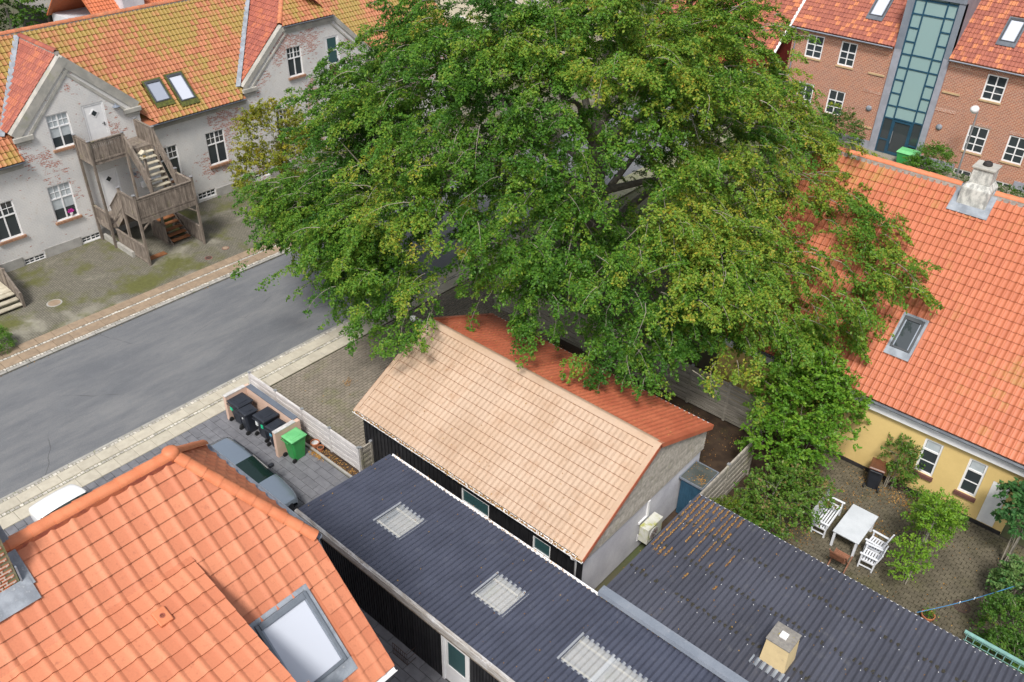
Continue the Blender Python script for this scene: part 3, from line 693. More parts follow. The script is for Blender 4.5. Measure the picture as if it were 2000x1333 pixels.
for (a, b, c, zt), kz in ((g1, 6.62), (g2, 5.95)):
    mb = MB()
    if zt < 10:
        for u, s in ((a, 1), (b, -1)):
            raking(mb, u-s*.05, kz, c, zt+.02, -.35+.004*s, .07+.004*s, -.12, .34); raking(mb, u+s*.2, kz-.05, c, zt-.12, .001, .05+.003*s, .36, .50)
    else:
        for u, s in ((a, 1), (b, -1)):
            raking(mb, u, kz, c-s*1.85, 8.86, -.30, .06, -.06, .22); raking(mb, u+s*.2, kz-.05, c-s*1.75, 8.75, .001, .045, .26, .36)
        F.box(mb, c-1.85, c+1.85, .001, .09, 8.55, 8.80); F.box(mb, c-1.8, c+1.8, .001, .05, 8.38, 8.549)
    mb.each('gable_coping', 'cement', wh)
    mb = MB()
    for u, s in ((a, 1), (b, -1)):
        lo, hi = sorted((u-s*.12, u+s*.85)); F.box(mb, lo, hi, .002, .16, kz-.34, kz-.10); lo, hi = sorted((u-s*.02, u+s*.72)); F.box(mb, lo, hi, .002, .09, kz-.52, kz-.342)
    mb.each('kneeler', 'cement', wh, .02)
for i, (a, b, c, d) in enumerate(wins):
    window(wh, F, a, b, c, d, sill=('sill_brick', .13, .1, .12) , curtain=.5 if i in (1, 2) else 0)
for a, b, c, d in base_w: window(wh, F, a, b, c, d, cols=2, tr=1, lgrid=(2,2), rec=.05, fw=.05, gb=.03)
def white_door(root, F, u0, u1, z0, z1, glazed=False):
    mb = MB(); fw = .09
    F.box(mb, u0, u0+fw, -.10, -.02, z0, z1); F.box(mb, u1-fw, u1, -.10, -.02, z0, z1); F.box(mb, u0+fw, u1-fw, -.10, -.02, z1-fw, z1)
    d = mb.build('door', 'frame_white', root)
    q = MB(); F.box(q, u0+fw+.006, u1-fw-.006, -.095, -.045, z0+.01, z1-fw-.006); q.build('door_leaf', 'frame_white', d)
    cx, cz = (u0+u1)/2, z1-.52
    if glazed:
        h = (z1-z0-.35)/3
        for k in range(3):
            q = MB(); F.box(q, u0+.2, u1-.2, -.05, -.038, z0+.16+k*(h+.05), z0+.16+k*(h+.05)+h-.04); q.build('pane', 'sill_brown' if k == 0 else 'glass_teal', d)
    else:
        for r, m, n, nm in ((.24, 'frame_white', .02, 'diamond_frame'), (.16, 'glass', .028, 'pane')):
            q = MB(); q.prism([F.P(cx-r, -.045, cz), F.P(cx, -.045, cz-r), F.P(cx+r, -.045, cz), F.P(cx, -.045, cz+r)], F.N*n); q.build(nm, m, d)
    q = MB(); F.box(q, u1-fw-.10, u1-fw-.07, -.045, 0.0, z0+.98, z0+1.16); F.box(q, u1-fw-.2, u1-fw-.07, -.01, .01, z0+1.09, z0+1.12); q.build('door_handle', 'dark_metal', d)
for i, (a, b, c, d) in enumerate(doors): white_door(wh, F, a, b, c, d, i == 2)
mb = MB(); mb.lathe([(.02, 0), (.19, .02), (.20, .05), (.05, .13), (.03, .2)], F.P(19.72, .18, 6.78), 16); mb.bar(F.P(19.72, 0, 6.93), F.P(19.72, .18, 6.93), .03, .03); mb.build('wall_lamp', 'zinc', wh)
mb = MB(); mb.lathe([(.02, 0), (.17, .02), (.18, .05), (.05, .12), (.03, .2)], F.P(19.75, .18, 2.98), 16); mb.bar(F.P(19.75, 0, 3.1), F.P(19.75, .18, 3.1), .03, .03); mb.build('wall_lamp', 'zinc', wh)
mb = MB(); F.box(mb, 20.1, 21.3, .01, .22, 2.1, 2.42); bev(mb.build('letter_boxes', 'frame_white', wh), .02)
# main roof
tp = 45.0; cs, sn = math.cos(R(tp)), math.sin(R(tp)); SL = (RZ-EZ)/sn
S = (-cs, 0, sn)
for a_, b_ in ((6, 14.55), (20.9, 27.4), (37.5, 45)): deck(wh, [(EXo-.02, a_, EZ), (EXo-.02, b_, EZ), (WX-.35, b_, EZ+.07+.2), (WX-.35, a_, EZ+.07+.2)], 'tile_whitehouse')
deck(wh, [(WX-.33, 6, EZ+.27), (WX-.33, 45, EZ+.27), (RX, 45, RZ-.02), (RX, 6, RZ-.02)], 'tile_whitehouse')
deck(wh, [(2*RX-EXo, 6, EZ), (2*RX-EXo, 45, EZ), (RX, 45, RZ-.06), (RX, 6, RZ-.06)], 'tile_far')
gs = lambda z: (z-EZ)/sn
roof_tiles(wh, 'roof_tile', (EXo, 6.0, EZ), (0,1,0), S, 14.55-6.0, SL, .235, .335, 'tile_whitehouse', .045, limit=40, clip=[])
cl1 = [(-1, 1*sn, -14.5+0*1)]  # left of gable one handled by the valley below
U0 = 14.5
roof_tiles(wh, 'roof_tile', (EXo, U0, EZ), (0,1,0), S, 3.2, SL, .235, .335, 'tile_whitehouse', .045, limit=30, clip=[(1, -sn, 1.1*0 - 1.0*sn*0 + (0.0) - .8)])
roof_tiles(wh, 'roof_tile', (EXo, 17.6, EZ), (0,1,0), S, 32.5-17.6, SL, .235, .335, 'tile_whitehouse', .045, limit=230,
           clip=[(-1, -sn, -(20.95-17.6)-.75), (1, sn*.95, 27.3-17.6+SL*sn*.95*0+ (0))][:1] + [(1, -sn*.93, 27.35-17.6-.25)], holes=[(22.2-17.6-.05, 23.2-17.6, 1.0, 2.40), (23.6-17.6-.1, 24.5-17.6+.05, .72, 2.40)])
roof_tiles(wh, 'roof_tile', (EXo, 32.5, EZ), (0,1,0), S, 4.9, SL, .235, .335, 'tile_whitehouse', .045, limit=0, clip=[(-1, -1.06*sn, -5.0)])
roof_tiles(wh, 'roof_tile', (EXo, 37.4, EZ), (0,1,0), S, 7.6, SL, .235, .335, 'tile_whitehouse', .045, limit=0)
roof_tiles(wh, 'gable_tile', (WX-.3, 37.52, 5.98), (-1,0,0), (0, -1, .93), 5.0, 6.9, .215, .33, 'tile_gable', .05, limit=0)
ridge_tiles(wh, 'ridge_tile', (RX, 6, RZ+.03), (RX, 45, RZ+.03), .15, .36, 'ridge_old')
mb = MB(); mb.box(RX-.13, RX+.13, 6, 45, RZ-.12, RZ+.035); mb.build('ridge_mortar', 'mortar', wh)
for (y0, wd, s0, ln, gl) in ((22.22, .92, 1.08, 1.30, 'skylight_glass'), (23.58, .92, .78, 1.66, 'white_glass')):
    P = Vector((EXo, y0, EZ)) + Vector(S)*s0 + Vector((sn, 0, cs))*.06
    skylight(wh, 'roof_window', P, (0,1,0), S, wd, ln, gl, .08, .08, flash='moss')
for a, b in ((6, 14.55), (20.9, 27.35)): gutter(wh, (EXo+.05, a, EZ-.02), (EXo+.05, b, EZ-.02), .07)
mb = MB(); c = Vector((EXo, 20.0, EZ)) + Vector(S)*2.35; mb.lathe([(.13, -.1), (.13, .22), (.20, .24), (.20, .30), (.05, .34)], c, 14); mb.build('roof_vent', 'ridge_orange', wh)
# gable roofs (dark red)
GZ = 9.93
xb = RX+(RZ-GZ)
for s in (-1, 1):
    sl = 3.35/math.cos(R(44)); e = Vector((WX-.34, 17.68+s*3.32, 6.72)); t = Vector((WX-.34, 17.68, GZ)); SS = (t-e).normalized(); ln = (t-e).length
    xe = EXo-(6.72-EZ)
    deck(wh, [(WX-.34, e.y, e.z), (xe+.0, e.y, e.z), (xb-.1, 17.68, GZ-.02), (WX-.34, 17.68, GZ-.02)], 'tile_gable')
    if s < 0:
        U = Vector((1,0,0)); O = Vector((xb-.35, e.y, e.z)); ul = (WX-.30)-O.x
        k = (xe-O.x)/ln      # valley line runs from (xe, eave) to (xb, ridge)
        roof_tiles(wh, 'gable_tile', O, U, SS, ul, ln, .215, .33, 'tile_gable', .05, clip=[(-1, (-(xe-O.x)+(xb-O.x))/ln*-1*-1, -(xe-O.x))], limit=150)
mb = MB(); a = Vector((EXo-(6.42-EZ)-.02, 14.30, 6.45)); b = Vector((xb-.05, 17.62, GZ+.02))
d = (b-a); mb.prism([a+Vector((.0,-.22,.06)), b+Vector((.0,-.22,.06)), b+Vector((.16,.0,.05)), a+Vector((.16,.0,.05))], (0,0,.03)); mb.build('valley_flashing', 'lead', wh)
ridge_tiles(wh, 'gable_ridge_tile', (xb+.05, 17.68, GZ+.06), (WX-.30, 17.68, GZ+.06), .15, .38, 'tile_gable')
mb = MB(); mb.box(xb, WX-.3, 17.56, 17.80, GZ-.12, GZ+.05); mb.build('ridge_mortar', 'mortar', wh)
# second gable with clipped top
G2Z, HZ = 10.60, 8.86; k2 = (HZ-5.95)/(30.65-27.45)
for s in (-1, 1):
    e = Vector((WX-.28, 32.5+s*5.05, 5.98)); t = Vector((WX-.28, 32.5, 5.98+5.05*.93)); SS = (t-e).normalized(); ln = (t-e).length; top = t.z
    xe = EXo-(5.98-EZ); xt = RX-.6
    hipx = WX-.28-1.75
    poly = [(WX-.28, e.y, e.z), (xe, e.y, e.z), (xt, 32.5, top), (hipx, 32.5, top), (WX-.20, 32.5+s*1.87, HZ)]
    deck(wh, poly, 'tile_gable')
    if s < 0:
        O = Vector((xt-.3, e.y, e.z)); ul = (WX-.26)-O.x
        hu, hs = hipx-O.x, ln; gu, gsn = ul, (HZ-e.z)/(top-e.z)*ln
        aa, bb = (hs-gsn), (gu-hu)
        roof_tiles(wh, 'gable_tile', O, (1,0,0), SS, ul, ln, .215, .33, 'tile_gable', .05, clip=[(-1, (xt-xe)/ln, -(xe-O.x)), (aa, bb, aa*hu+bb*hs)], limit=140)
        ridge_tiles(wh, 'hip_tile', (WX-.16, 32.5+s*1.90, HZ+.08), (hipx, 32.5, top+.10), .15, .38, 'ridge_old')
        mb = MB(); a = Vector((xe+.05, e.y-.1, e.z-.02)); b = Vector((xt, 32.4, top+.02))
        mb.prism([a+Vector((.0,-.22,.04)), b+Vector((.0,-.22,.04)), b+Vector((.16,.0,.06)), a+Vector((.16,.0,.06))], (0,0,.03)); mb.build('valley_flashing', 'lead', wh)
    else: ridge_tiles(wh, 'hip_tile', (WX-.16, 32.5+s*1.90, HZ+.08), (hipx, 32.5, top+.10), .15, .38, 'ridge_old')
e = Vector((WX+.12, 30.6, HZ+.0)); t = Vector((hipx, 30.6, top+.02)); SS = (t-e).normalized(); ln = (t-e).length
deck(wh, [(WX+.10, 30.6, HZ+.0), (WX+.10, 34.4, HZ+.0), (hipx, 32.5, top)], 'tile_gable')
roof_tiles(wh, 'hip_roof_tile', e, (0,1,0), SS, 3.8, ln, .235, .33, 'tile_whitehouse', .045, clip=[(-ln, 1.9, 0), (ln, 1.9, 3.8*ln)], limit=110)
gutter(wh, (WX+.19, 30.62, HZ-.02), (WX+.19, 34.4, HZ-.02), .06)
# weathered timber staircase
st = thing('timber_staircase', 'weathered grey timber outdoor staircase with two railed landings on white house', 'staircase', (-41.4, 19.1, 0))
def boards(parent, p, q, h0, h1, bw=.085, gap=.012, th=.022, mat='grey_wood'):
    """upright boards between p and q (bottom line), height h0..h1 above it"""
    p, q = Vector(p), Vector(q); d = q-p; hd = Vector((d.x, d.y, 0)); k = max(1, int(hd.length/(bw+gap))); D = hd.normalized(); sd = D.cross(Vector((0,0,1)))
    for i in range(k):
        c = p + d*((i+.5)/k); l = h0+random.uniform(-.015, .015); mb = MB()
        mb.obox(c+Vector((0,0,(l+h1)/2)), D*bw/2, sd*th/2, Vector((0,0,(h1-l)/2))); mb.build('board', mat, parent)
def railing(name, p, q, h=1.0, low=.06, mat='grey_wood', label=None):
    p, q = Vector(p), Vector(q); mb = MB()
    mb.bar(p+Vector((0,0,h)), q+Vector((0,0,h)), .11, .05); m2 = MB(); m2.bar(p+Vector((0,0,low+.1)), q+Vector((0,0,low+.1)), .05, .09); m2.bar(p+Vector((0,0,h-.12)), q+Vector((0,0,h-.12)), .045, .08)
    r = mb.build(name, mat, st); m2.each('rail', mat, r); boards(r, p, q, low, h-.03); return r
def post(x, y, z0, z1, w=.12, cap=True):
    mb = MB(); mb.box(x-w/2, x+w/2, y-w/2, y+w/2, z0, z1); p = bev(mb.build('post', 'grey_wood', st), .008)
    if cap: q = MB(); q.box(x-w/2-.02, x+w/2+.02, y-w/2-.02, y+w/2+.02, z1+.002, z1+.035); q.build('post_cap', 'steel', p)
FXs, BXs, LZ, UZ = -39.92, -41.45, 2.72, 4.95
YA, YB = 17.5, 20.72
for x, y, a, b in ((FXs, YA, 0, 3.95), (FXs, YB, 0, 3.95), (BXs, YA, 0, 3.92), (BXs, YB, LZ-.3, 3.95), (-42.95, 17.25, 0, 6.0), (-44.35, 17.2, 0, 6.0), (-42.95, 19.05, 1.3, 6.0), (-42.55, 20.5, LZ, 6.0), (-44.3, 20.5, 4.6, 6.0),
                   (-41.45, 19.4, 0, 2.6), (-43.0, YB, 0, 4.8), (-41.5, 19.25, LZ, 4.95)):
    post(x, y, a, b, cap=(b > 3 and (x, y) != (-41.5, 19.25)))
def landing(x0, x1, y0, y1, z, mat='grey_wood'):
    mb = MB(); mb.box(x0, x0+.06, y0, y1, z-.24, z-.04); mb.box(x1-.06, x1, y0, y1, z-.24, z-.04); mb.box(x0+.06, x1-.06, y0, y0+.06, z-.24, z-.042); mb.box(x0+.06, x1-.06, y1-.06, y1, z-.24, z-.042)
    l = mb.build('landing_frame', mat, st); k = int((x1-x0)/.125)
    for i in range(k):
        a = x0+(x1-x0)*i/k; q = MB(); q.box(a+.004, a+(x1-x0)/k-.006, y0, y1, z-.038, z); q.build('deck_board', mat, l)
landing(BXs, FXs, YA, YB, LZ); landing(-44.5, -42.95, 17.2, 20.5, UZ); landing(-44.5, -42.95, 17.2, 20.7, 1.36)
railing('railing', (FXs, YA, LZ-.12), (FXs, YB, LZ-.12), 1.13, .0)
railing('railing', (BXs, YA, LZ-.12), (FXs, YA, LZ-.12), 1.13, .0); railing('railing', (BXs, YB, LZ-.12), (FXs, YB, LZ-.12), 1.13, .0)
railing('railing', (-42.95, 17.25, UZ-.12), (-42.95, 19.05, UZ-.12), 1.12, .0); railing('railing', (-44.4, 17.22, UZ-.12), (-42.95, 17.22, UZ-.12), 1.12, .0)
railing('railing', (-44.3, 20.5, UZ-.12), (-42.55, 20.5, UZ-.12), 1.12, .0)
railing('railing', (-42.55, 20.5, UZ-.1), (BXs, YB-.06, LZ+.05), 1.0, .1); railing('railing', (-42.95, 19.1, UZ-.1), (BXs+.05, 19.25, LZ+.05), 1.0, .1)
railing('railing', (-42.9, YA, 1.40), (BXs, YA, LZ), 1.0, .1); railing('railing', (-44.4, 17.25, .95), (-42.95, 17.25, .95), 1.1, .0)
railing('railing', (-42.9, YA-.02, .02), (FXs, YA-.02, .02), 1.05, .02); railing('railing', (-43.0, YB, .05), (FXs-.05, YB, .05), 1.0, .0); railing('railing', (-42.8, 19.35, .02), (-41.2, 19.35, .02), 1.1, .0)
def flight(x0, z0, x1, z1, y0, y1, n, mat):
    mb = MB(); 
    for y in (y0, y1): mb.bar((x0, y, z0-.12), (x1, y, z1-.12), .05, .26)
    s = mb.each('stringer', 'grey_wood', st)[0]
    for i in range(n):
        t = (i+.5)/n; x, z = x0+(x1-x0)*t, z0+(z1-z0)*(i+1)/(n+1); q = MB(); q.box(x-.14, x+.14, y0+.03, y1-.03, z-.045, z); q.build('tread', mat, s)
flight(BXs-.02, LZ, -42.95, UZ, 19.3, 20.45, 8, 'pale_wood'); flight(-42.9, 1.36, BXs, LZ, 17.6, 18.6, 6, 'grey_wood'); flight(-41.0, 0, -42.9, 1.36, 19.5, 20.6, 6, 'brown_wood')
mb = MB(); mb.box(FXs-.04, FXs+.04, YA+.06, YB-.06, LZ-.36, LZ-.14); mb.build('beam', 'grey_wood', st)
for y, s in ((YA, 1), (YB, -1)):
    mb = MB(); mb.bar((FXs, y+s*.05, 2.0), (FXs, y+s*.6, LZ-.3), .07, .07, (1,0,0)); mb.build('brace', 'grey_wood', st)
mb = MB(); mb.box(-44.5, -41.3, 17.3, 17.45, -.1, .30); mb.build('foundation', 'kerb', st)
mb = MB(); mb.box(-40.75, -40.35, 17.75, 18.75, 0, .03); bev(tag(mb.build('doormat', 'brown_wood', base=(-40.5, 18.2, 0)), 'rust brown mat on ground under the staircase landing', 'mat'), .006)
bf = thing('bird_table', 'small open wooden bird feeder with yellow food on staircase post', 'bird feeder', (-41.5, 19.25, 4.985))
mb = MB(); mb.box(-41.68, -41.32, 19.07, 19.43, 4.99, 5.02); mb.build('tray', 'pale_wood', bf)
mb = MB(); mb.prism([(-41.66, 19.05, 5.22), (-41.34, 19.05, 5.22), (-41.34, 19.25, 5.36), (-41.66, 19.25, 5.36)], (0,0,.02)); mb.prism([(-41.66, 19.45, 5.22), (-41.34, 19.45, 5.22), (-41.34, 19.252, 5.36), (-41.66, 19.252, 5.36)], (0,0,.02)); mb.each('roof', 'pale_wood', bf)
for x in (-41.62, -41.38):
    for y in (19.11, 19.39): q = MB(); q.box(x-.012, x+.012, y-.012, y+.012, 5.02, 5.24); q.build('corner_post', 'pale_wood', bf)
mb = MB(); mb.lathe([(.07, 0), (.09, .05), (.03, .09)], (-41.5, 19.25, 5.021), 10); mb.build('food_ball', 'yellow_wall', bf)
# wooden steps at the left edge
ls = thing('timber_steps', 'grey timber steps with board railing by the manhole cover', 'steps', (-41.6, 11.0, 0))
for i in range(3):
    q = MB(); x = -40.75-.32*i; q.box(x-.15, x+.15, 9.6, 11.25, .17*(i+1)-.05, .17*(i+1)); q.build('tread', 'pale_wood', ls)
mb = MB(); mb.box(-44.4, -41.55, 9.6, 11.25, .5, .55); mb.build('landing', 'pale_wood', ls)
mb = MB(); mb.bar((-44.4, 11.3, 1.5), (-41.9, 11.3, 1.5), .1, .05); mb.bar((-41.9, 11.3, 1.5), (-40.6, 11.3, .75), .1, .05); mb.build('handrail', 'grey_wood', ls)
boards(ls, (-44.4, 11.3, .3), (-41.9, 11.3, .3), 0, 1.15); boards(ls, (-41.9, 11.3, .3), (-40.65, 11.3, -.15), .1, .95)
for x, z in ((-41.9, 1.62), (-40.62, .8)): q = MB(); q.box(x-.06, x+.06, 11.24, 11.36, 0, z); q.build('post', 'grey_wood', ls)

# ------------------------------------------------------------------ orange tiled house in the foreground
oh = thing('tiled_house', 'house with bright orange tiles, clipped gable and large roof window', 'house', (-13.53, 1.0, 0))
XM, ZR, HE, GY, AY = -13.53, 11.07, 8.93, 7.03, 5.40      # ridge x/z, hip eave z, gable y, apex y
LX, LZE = -9.10, 6.64                                       # lower eave of the +X slope
c45 = math.sqrt(.5); S = (-c45, 0, c45); Y0 = -3.2
ln = (ZR-LZE)/c45
hx1 = XM+(ZR-HE)
deck(oh, [(LX, Y0, LZE), (LX, GY-.04, LZE), (hx1, GY-.04, HE), (XM, AY, ZR), (XM, Y0, ZR)], 'tile_orange')
deck(oh, [(2*XM-LX, Y0, LZE), (2*XM-LX, GY-.04, LZE), (2*XM-hx1, GY-.04, HE), (XM, AY, ZR), (XM, Y0, ZR)], 'tile_orange')
deck(oh, [(hx1, GY, HE), (2*XM-hx1, GY, HE), (XM, AY, ZR)], 'tile_orange')
su = ln-(ZR-HE)/c45                                          # slope distance at the hip eave
D0 = 4.70                                                    # right edge of the dormer
hpu, hps = GY-Y0, su; apu, aps = AY-Y0, ln; a_, b_ = (aps-hps), (hpu-apu)
roof_tiles(oh, 'roof_tile', (LX, Y0, LZE), (0,1,0), S, GY-Y0, ln, .385, .345, 'tile_orange', .040, prof='soft', lift=.042, clip=[(a_, b_, a_*apu+b_*aps)],
           holes=[(4.95-Y0, 6.25-Y0, .72, 2.48), (-5, D0-Y0-.08, -1, 3.9), (-9, 2.1-Y0, 5.45, 7)], limit=300, mg=40, n=10)
hS = Vector((0, AY-GY, ZR-HE)); hl = hS.length
roof_tiles(oh, 'hip_roof_tile', (hx1, GY, HE), (-1,0,0), hS, 2*(hx1-XM), hl, .385, .345, 'tile_orange', .040, prof='soft', lift=.042, clip=[(-hl, (hx1-XM), 0), (hl, (hx1-XM), 2*(hx1-XM)*hl)], limit=60, n=10)
# verge lip and gable wall
mb = MB(); mb.prism([(LX, GY-.03, LZE+.03), (hx1, GY-.03, HE+.03), (hx1, GY-.03, HE-.16), (LX, GY-.03, LZE-.16)], (0,.045,0)); mb.build('verge_board', 'tile_orange', oh)
mb = MB(); pl = [(-18.2, 0), (-9.6, 0), (-9.6, LZE-.1), (hx1-.1, HE-.2), (2*XM-hx1+.1, HE-.2), (-17.5, LZE-.1), (-18.2, LZE-.1)]
mb.prism([(x, GY-.12, z) for x, z in pl], (0, -.3, 0)); mb.build('gable_wall', 'red_brick', oh)
mb = MB(); mb.box(-9.85, -9.55, Y0, GY-.42, 0, LZE-.05); mb.build('side_wall', 'red_brick', oh)
ridge_tiles(oh, 'ridge_tile', (XM, Y0, ZR-.005), (XM, AY+.1, ZR-.005), .14, .42, 'ridge_orange', n=9)
ridge_tiles(oh, 'hip_tile', (hx1+.02, GY+.02, HE+.04), (XM, AY, ZR+.04), .135, .40, 'ridge_orange', n=9)
ridge_tiles(oh, 'hip_tile', (2*XM-hx1-.02, GY+.02, HE+.04), (XM, AY, ZR+.04), .135, .40, 'ridge_orange', n=9)
mb = MB(); mb.lathe([(.17, -.12), (.18, .0), (.16, .08), (.10, .115), (.02, .125)], (XM, AY, ZR+.03), 16); mb.build('ridge_junction', 'ridge_orange', oh, True)
mb = MB(); mb.box(XM-.15, XM+.15, Y0, AY, ZR-.16, ZR-.03); mb.build('ridge_seal', 'tile_gable', oh)
gutter(oh, (hx1+.05, GY+.10, HE-.03), (2*XM-hx1, GY+.10, HE-.03), .065, 'zinc')
mb = MB(); mb.tube([(hx1-.02, GY+.10, HE-.10), (hx1-.02, GY+.08, HE-.22), (hx1+.18, GY+.04, HE-.42), (hx1+.62, GY-.02, HE-.80)], .042, 10); mb.build('downpipe', 'zinc', oh, True)
gutter(oh, (LX+.06, Y0, LZE-.04), (LX+.06, GY, LZE-.04), .065, 'frame_white')
# low pitched dormer roof
DX0, DZ0, dt = -12.05, 9.66, .30
dlen = 4.6; dS = Vector((-1, 0, dt)).normalized()
dx1 = DX0 + 4.2; O = Vector((dx1, Y0, DZ0-dt*(dx1-DX0))); dl = (Vector((DX0-.12, 0, DZ0+dt*.12))-Vector((O.x, 0, O.z))).length
mb = MB(); mb.prism([(DX0-.1, Y0, DZ0+.0), (dx1, Y0, O.z-.02), (dx1, D0-.03, O.z-.02), (DX0-.1, D0-.03, DZ0+.0)], (0,0,-.14)); mb.build('dormer_deck', 'tile_orange', oh)
roof_tiles(oh, 'dormer_tile', O, (0,1,0), dS, D0-Y0, dl, .385, .335, 'tile_orange', .040, prof='soft', lift=.042, limit=260, mg=40, n=10)
mb = MB(); mb.prism([(DX0, D0-.06, DZ0-.1), (dx1, D0-.06, O.z-.1), (dx1, D0-.06, O.z-2.2), (dx1-.6, D0-.06, O.z-2.2)], (0,-.12,0)); mb.build('dormer_cheek', 'zinc', oh)
mb = MB(); c = Vector((-11.42, 3.62, 9.53)); mb.obox(c, dS*.17, Vector((0,.13,0)), Vector((dt,0,1)).normalized()*.045); v = bev(mb.build('vent_tile', 'ridge_orange', oh), .02)
mb = MB(); mb.lathe([(.05, 0), (.05, .012), (.035, .014), (.03, .0)], c+Vector((dt,0,1)).normalized()*.045, 14, 0, (dt,0,1)); mb.build('vent_cap', 'tile_gable', v)
P = Vector((LX, 4.99, LZE)) + Vector(S)*.78 + Vector((c45,0,c45))*.03
skylight(oh, 'roof_window', P, (0,1,0), S, 1.23, 1.68, 'white_glass', .075, .10, metal='window_metal', label='large roof window with pale pane in the orange roof')
# chimney at the picture's left edge, brick by brick
ch = MB(); ch.box(-13.95, -13.0, 1.20, 2.05, 10.2, 11.9); cho = ch.build('chimney', 'pale_joint', oh)
bm_v, bm_f = block(.04, .2); me1 = simple_mesh('brick', bm_v, bm_f, 'chimney_brick')
for k in range(22):
    z = 10.35+.07*k; off = .11 if k % 2 else 0
    for i in range(5):
        x = -13.93+.225*i-off*.9+.1
        if x+.1 > -12.95 or x-.1 < -14.0: continue
        link_shared('brick', me1, cho, Matrix.Translation((x, 2.05, z)) @ Matrix.Rotation(-math.pi/2, 4, 'X') @ Matrix.Diagonal((.205, .056, .014, 1)))
    for i in range(4):
        y = 1.28+.225*i-off*.9+.05
        if y+.1 > 2.07 or y-.1 < 1.15: continue
        link_shared('brick', me1, cho, Matrix.Translation((-13.0, y, z)) @ Matrix.Rotation(math.pi/2, 4, 'Y') @ Matrix.Diagonal((.056, .205, .014, 1)))
mb = MB(); mb.obox((-12.86, 1.6, 10.47), Vector((c45,0,-c45))*.22, Vector((0,.60,0)), Vector((c45,0,c45))*.035); mb.box(-13.98, -12.97, 2.066, 2.09, 10.3, 11.0); mb.obox((-13.35, 2.16, 10.95), Vector((c45,0,-c45))*.62, Vector((0,.09,0)), Vector((c45,0,c45))*.03); mb.each('chimney_flashing', 'lead', cho)

# ------------------------------------------------------------------ garage with the tan tile-sheet roof
ga = thing('garage', 'black boarded garage with pale tan front roof slope and red rear slope', 'garage', (-15.2, 19.0, 0))
GX0, GX1 = -20.48, -9.86; EY, EZg, RY, RZg, BY, BZ = 15.14, 2.50, 19.0, 4.63, 22.62, 3.15
def tile_sheet(root, name, mat, O, U, S, n, wv, slen, step, amp=.028):
    """pressed steel roof sheets that imitate tiles, each sheet its own part"""
    O, U, S = Vector(O), Vector(U).normalized(), Vector(S).normalized(); N = U.cross(S); per = 6; k = 6*n; rows = []; s = 0
    while s < slen-.01:
        rows += [(s, .036), (min(s+step, slen)-.012, .0)]; s += step
    v, f = [], []; C = k+1
    for s, h in rows:
        for i in range(C):
            t = (i % 6)/6; v.append((i*wv/6, s, h+amp*(math.sin(math.pi*t)**2 if t < 1 else 0)))
    for r in range(len(rows)-1):
        for i in range(k): f.append((r*C+i, r*C+i+1, (r+1)*C+i+1, (r+1)*C+i))
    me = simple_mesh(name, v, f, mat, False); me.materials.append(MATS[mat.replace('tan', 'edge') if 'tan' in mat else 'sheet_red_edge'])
    me.polygons.foreach_set('material_index', [1 if (q//k) % 2 else 0 for q in range(len(f))]); Rm = Matrix(((U.x, S.x, N.x), (U.y, S.y, N.y), (U.z, S.z, N.z))).to_4x4()  # riser faces get the darker colour that paints shade below each step
    return me, Rm
fS = Vector((0, RY-EY, RZg-EZg)); bS = Vector((0, RY-BY, RZg-BZ))
nsh = 9; sw = (GX1-GX0)/nsh; nw = 6; wv = sw/nw
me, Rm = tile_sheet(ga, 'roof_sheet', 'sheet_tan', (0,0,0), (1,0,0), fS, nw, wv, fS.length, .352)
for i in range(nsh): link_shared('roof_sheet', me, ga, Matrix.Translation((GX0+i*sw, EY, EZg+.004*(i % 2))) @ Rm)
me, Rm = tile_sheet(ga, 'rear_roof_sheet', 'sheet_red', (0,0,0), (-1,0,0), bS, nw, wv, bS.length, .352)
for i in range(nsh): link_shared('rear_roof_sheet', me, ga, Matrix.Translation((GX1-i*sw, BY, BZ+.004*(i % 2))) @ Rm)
deck(ga, [(GX0+.03, EY+.05, EZg-.02), (GX1-.03, EY+.05, EZg-.02), (GX1-.03, RY, RZg-.03), (GX0+.03, RY, RZg-.03)], 'black_wood')
deck(ga, [(GX0+.03, BY-.05, BZ-.02), (GX1-.03, BY-.05, BZ-.02), (GX1-.03, RY, RZg-.03), (GX0+.03, RY, RZg-.03)], 'black_wood')
for i in range(6):
    a, b = GX0-.02+(GX1-GX0+.04)*i/6, GX0-.02+(GX1-GX0+.04)*(i+1)/6+(.05 if i < 5 else 0)
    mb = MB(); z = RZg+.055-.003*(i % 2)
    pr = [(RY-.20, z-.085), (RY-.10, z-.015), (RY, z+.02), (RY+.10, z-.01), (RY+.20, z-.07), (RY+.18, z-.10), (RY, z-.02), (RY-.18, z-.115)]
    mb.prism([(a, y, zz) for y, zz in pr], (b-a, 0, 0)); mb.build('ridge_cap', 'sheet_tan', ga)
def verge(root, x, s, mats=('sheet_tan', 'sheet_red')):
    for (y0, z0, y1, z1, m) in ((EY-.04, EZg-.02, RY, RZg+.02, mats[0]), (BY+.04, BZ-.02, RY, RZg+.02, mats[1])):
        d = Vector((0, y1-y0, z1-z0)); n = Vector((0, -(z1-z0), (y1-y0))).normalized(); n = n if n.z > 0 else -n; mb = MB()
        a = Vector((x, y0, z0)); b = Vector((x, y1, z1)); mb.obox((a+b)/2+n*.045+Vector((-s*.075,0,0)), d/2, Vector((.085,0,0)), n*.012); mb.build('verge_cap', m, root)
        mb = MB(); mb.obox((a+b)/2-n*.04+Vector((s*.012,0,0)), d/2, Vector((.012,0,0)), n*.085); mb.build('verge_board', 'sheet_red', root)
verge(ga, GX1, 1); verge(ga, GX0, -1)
GWX0, GWX1, GWY0, GWY1 = -20.33, -10.02, 15.36, 22.40
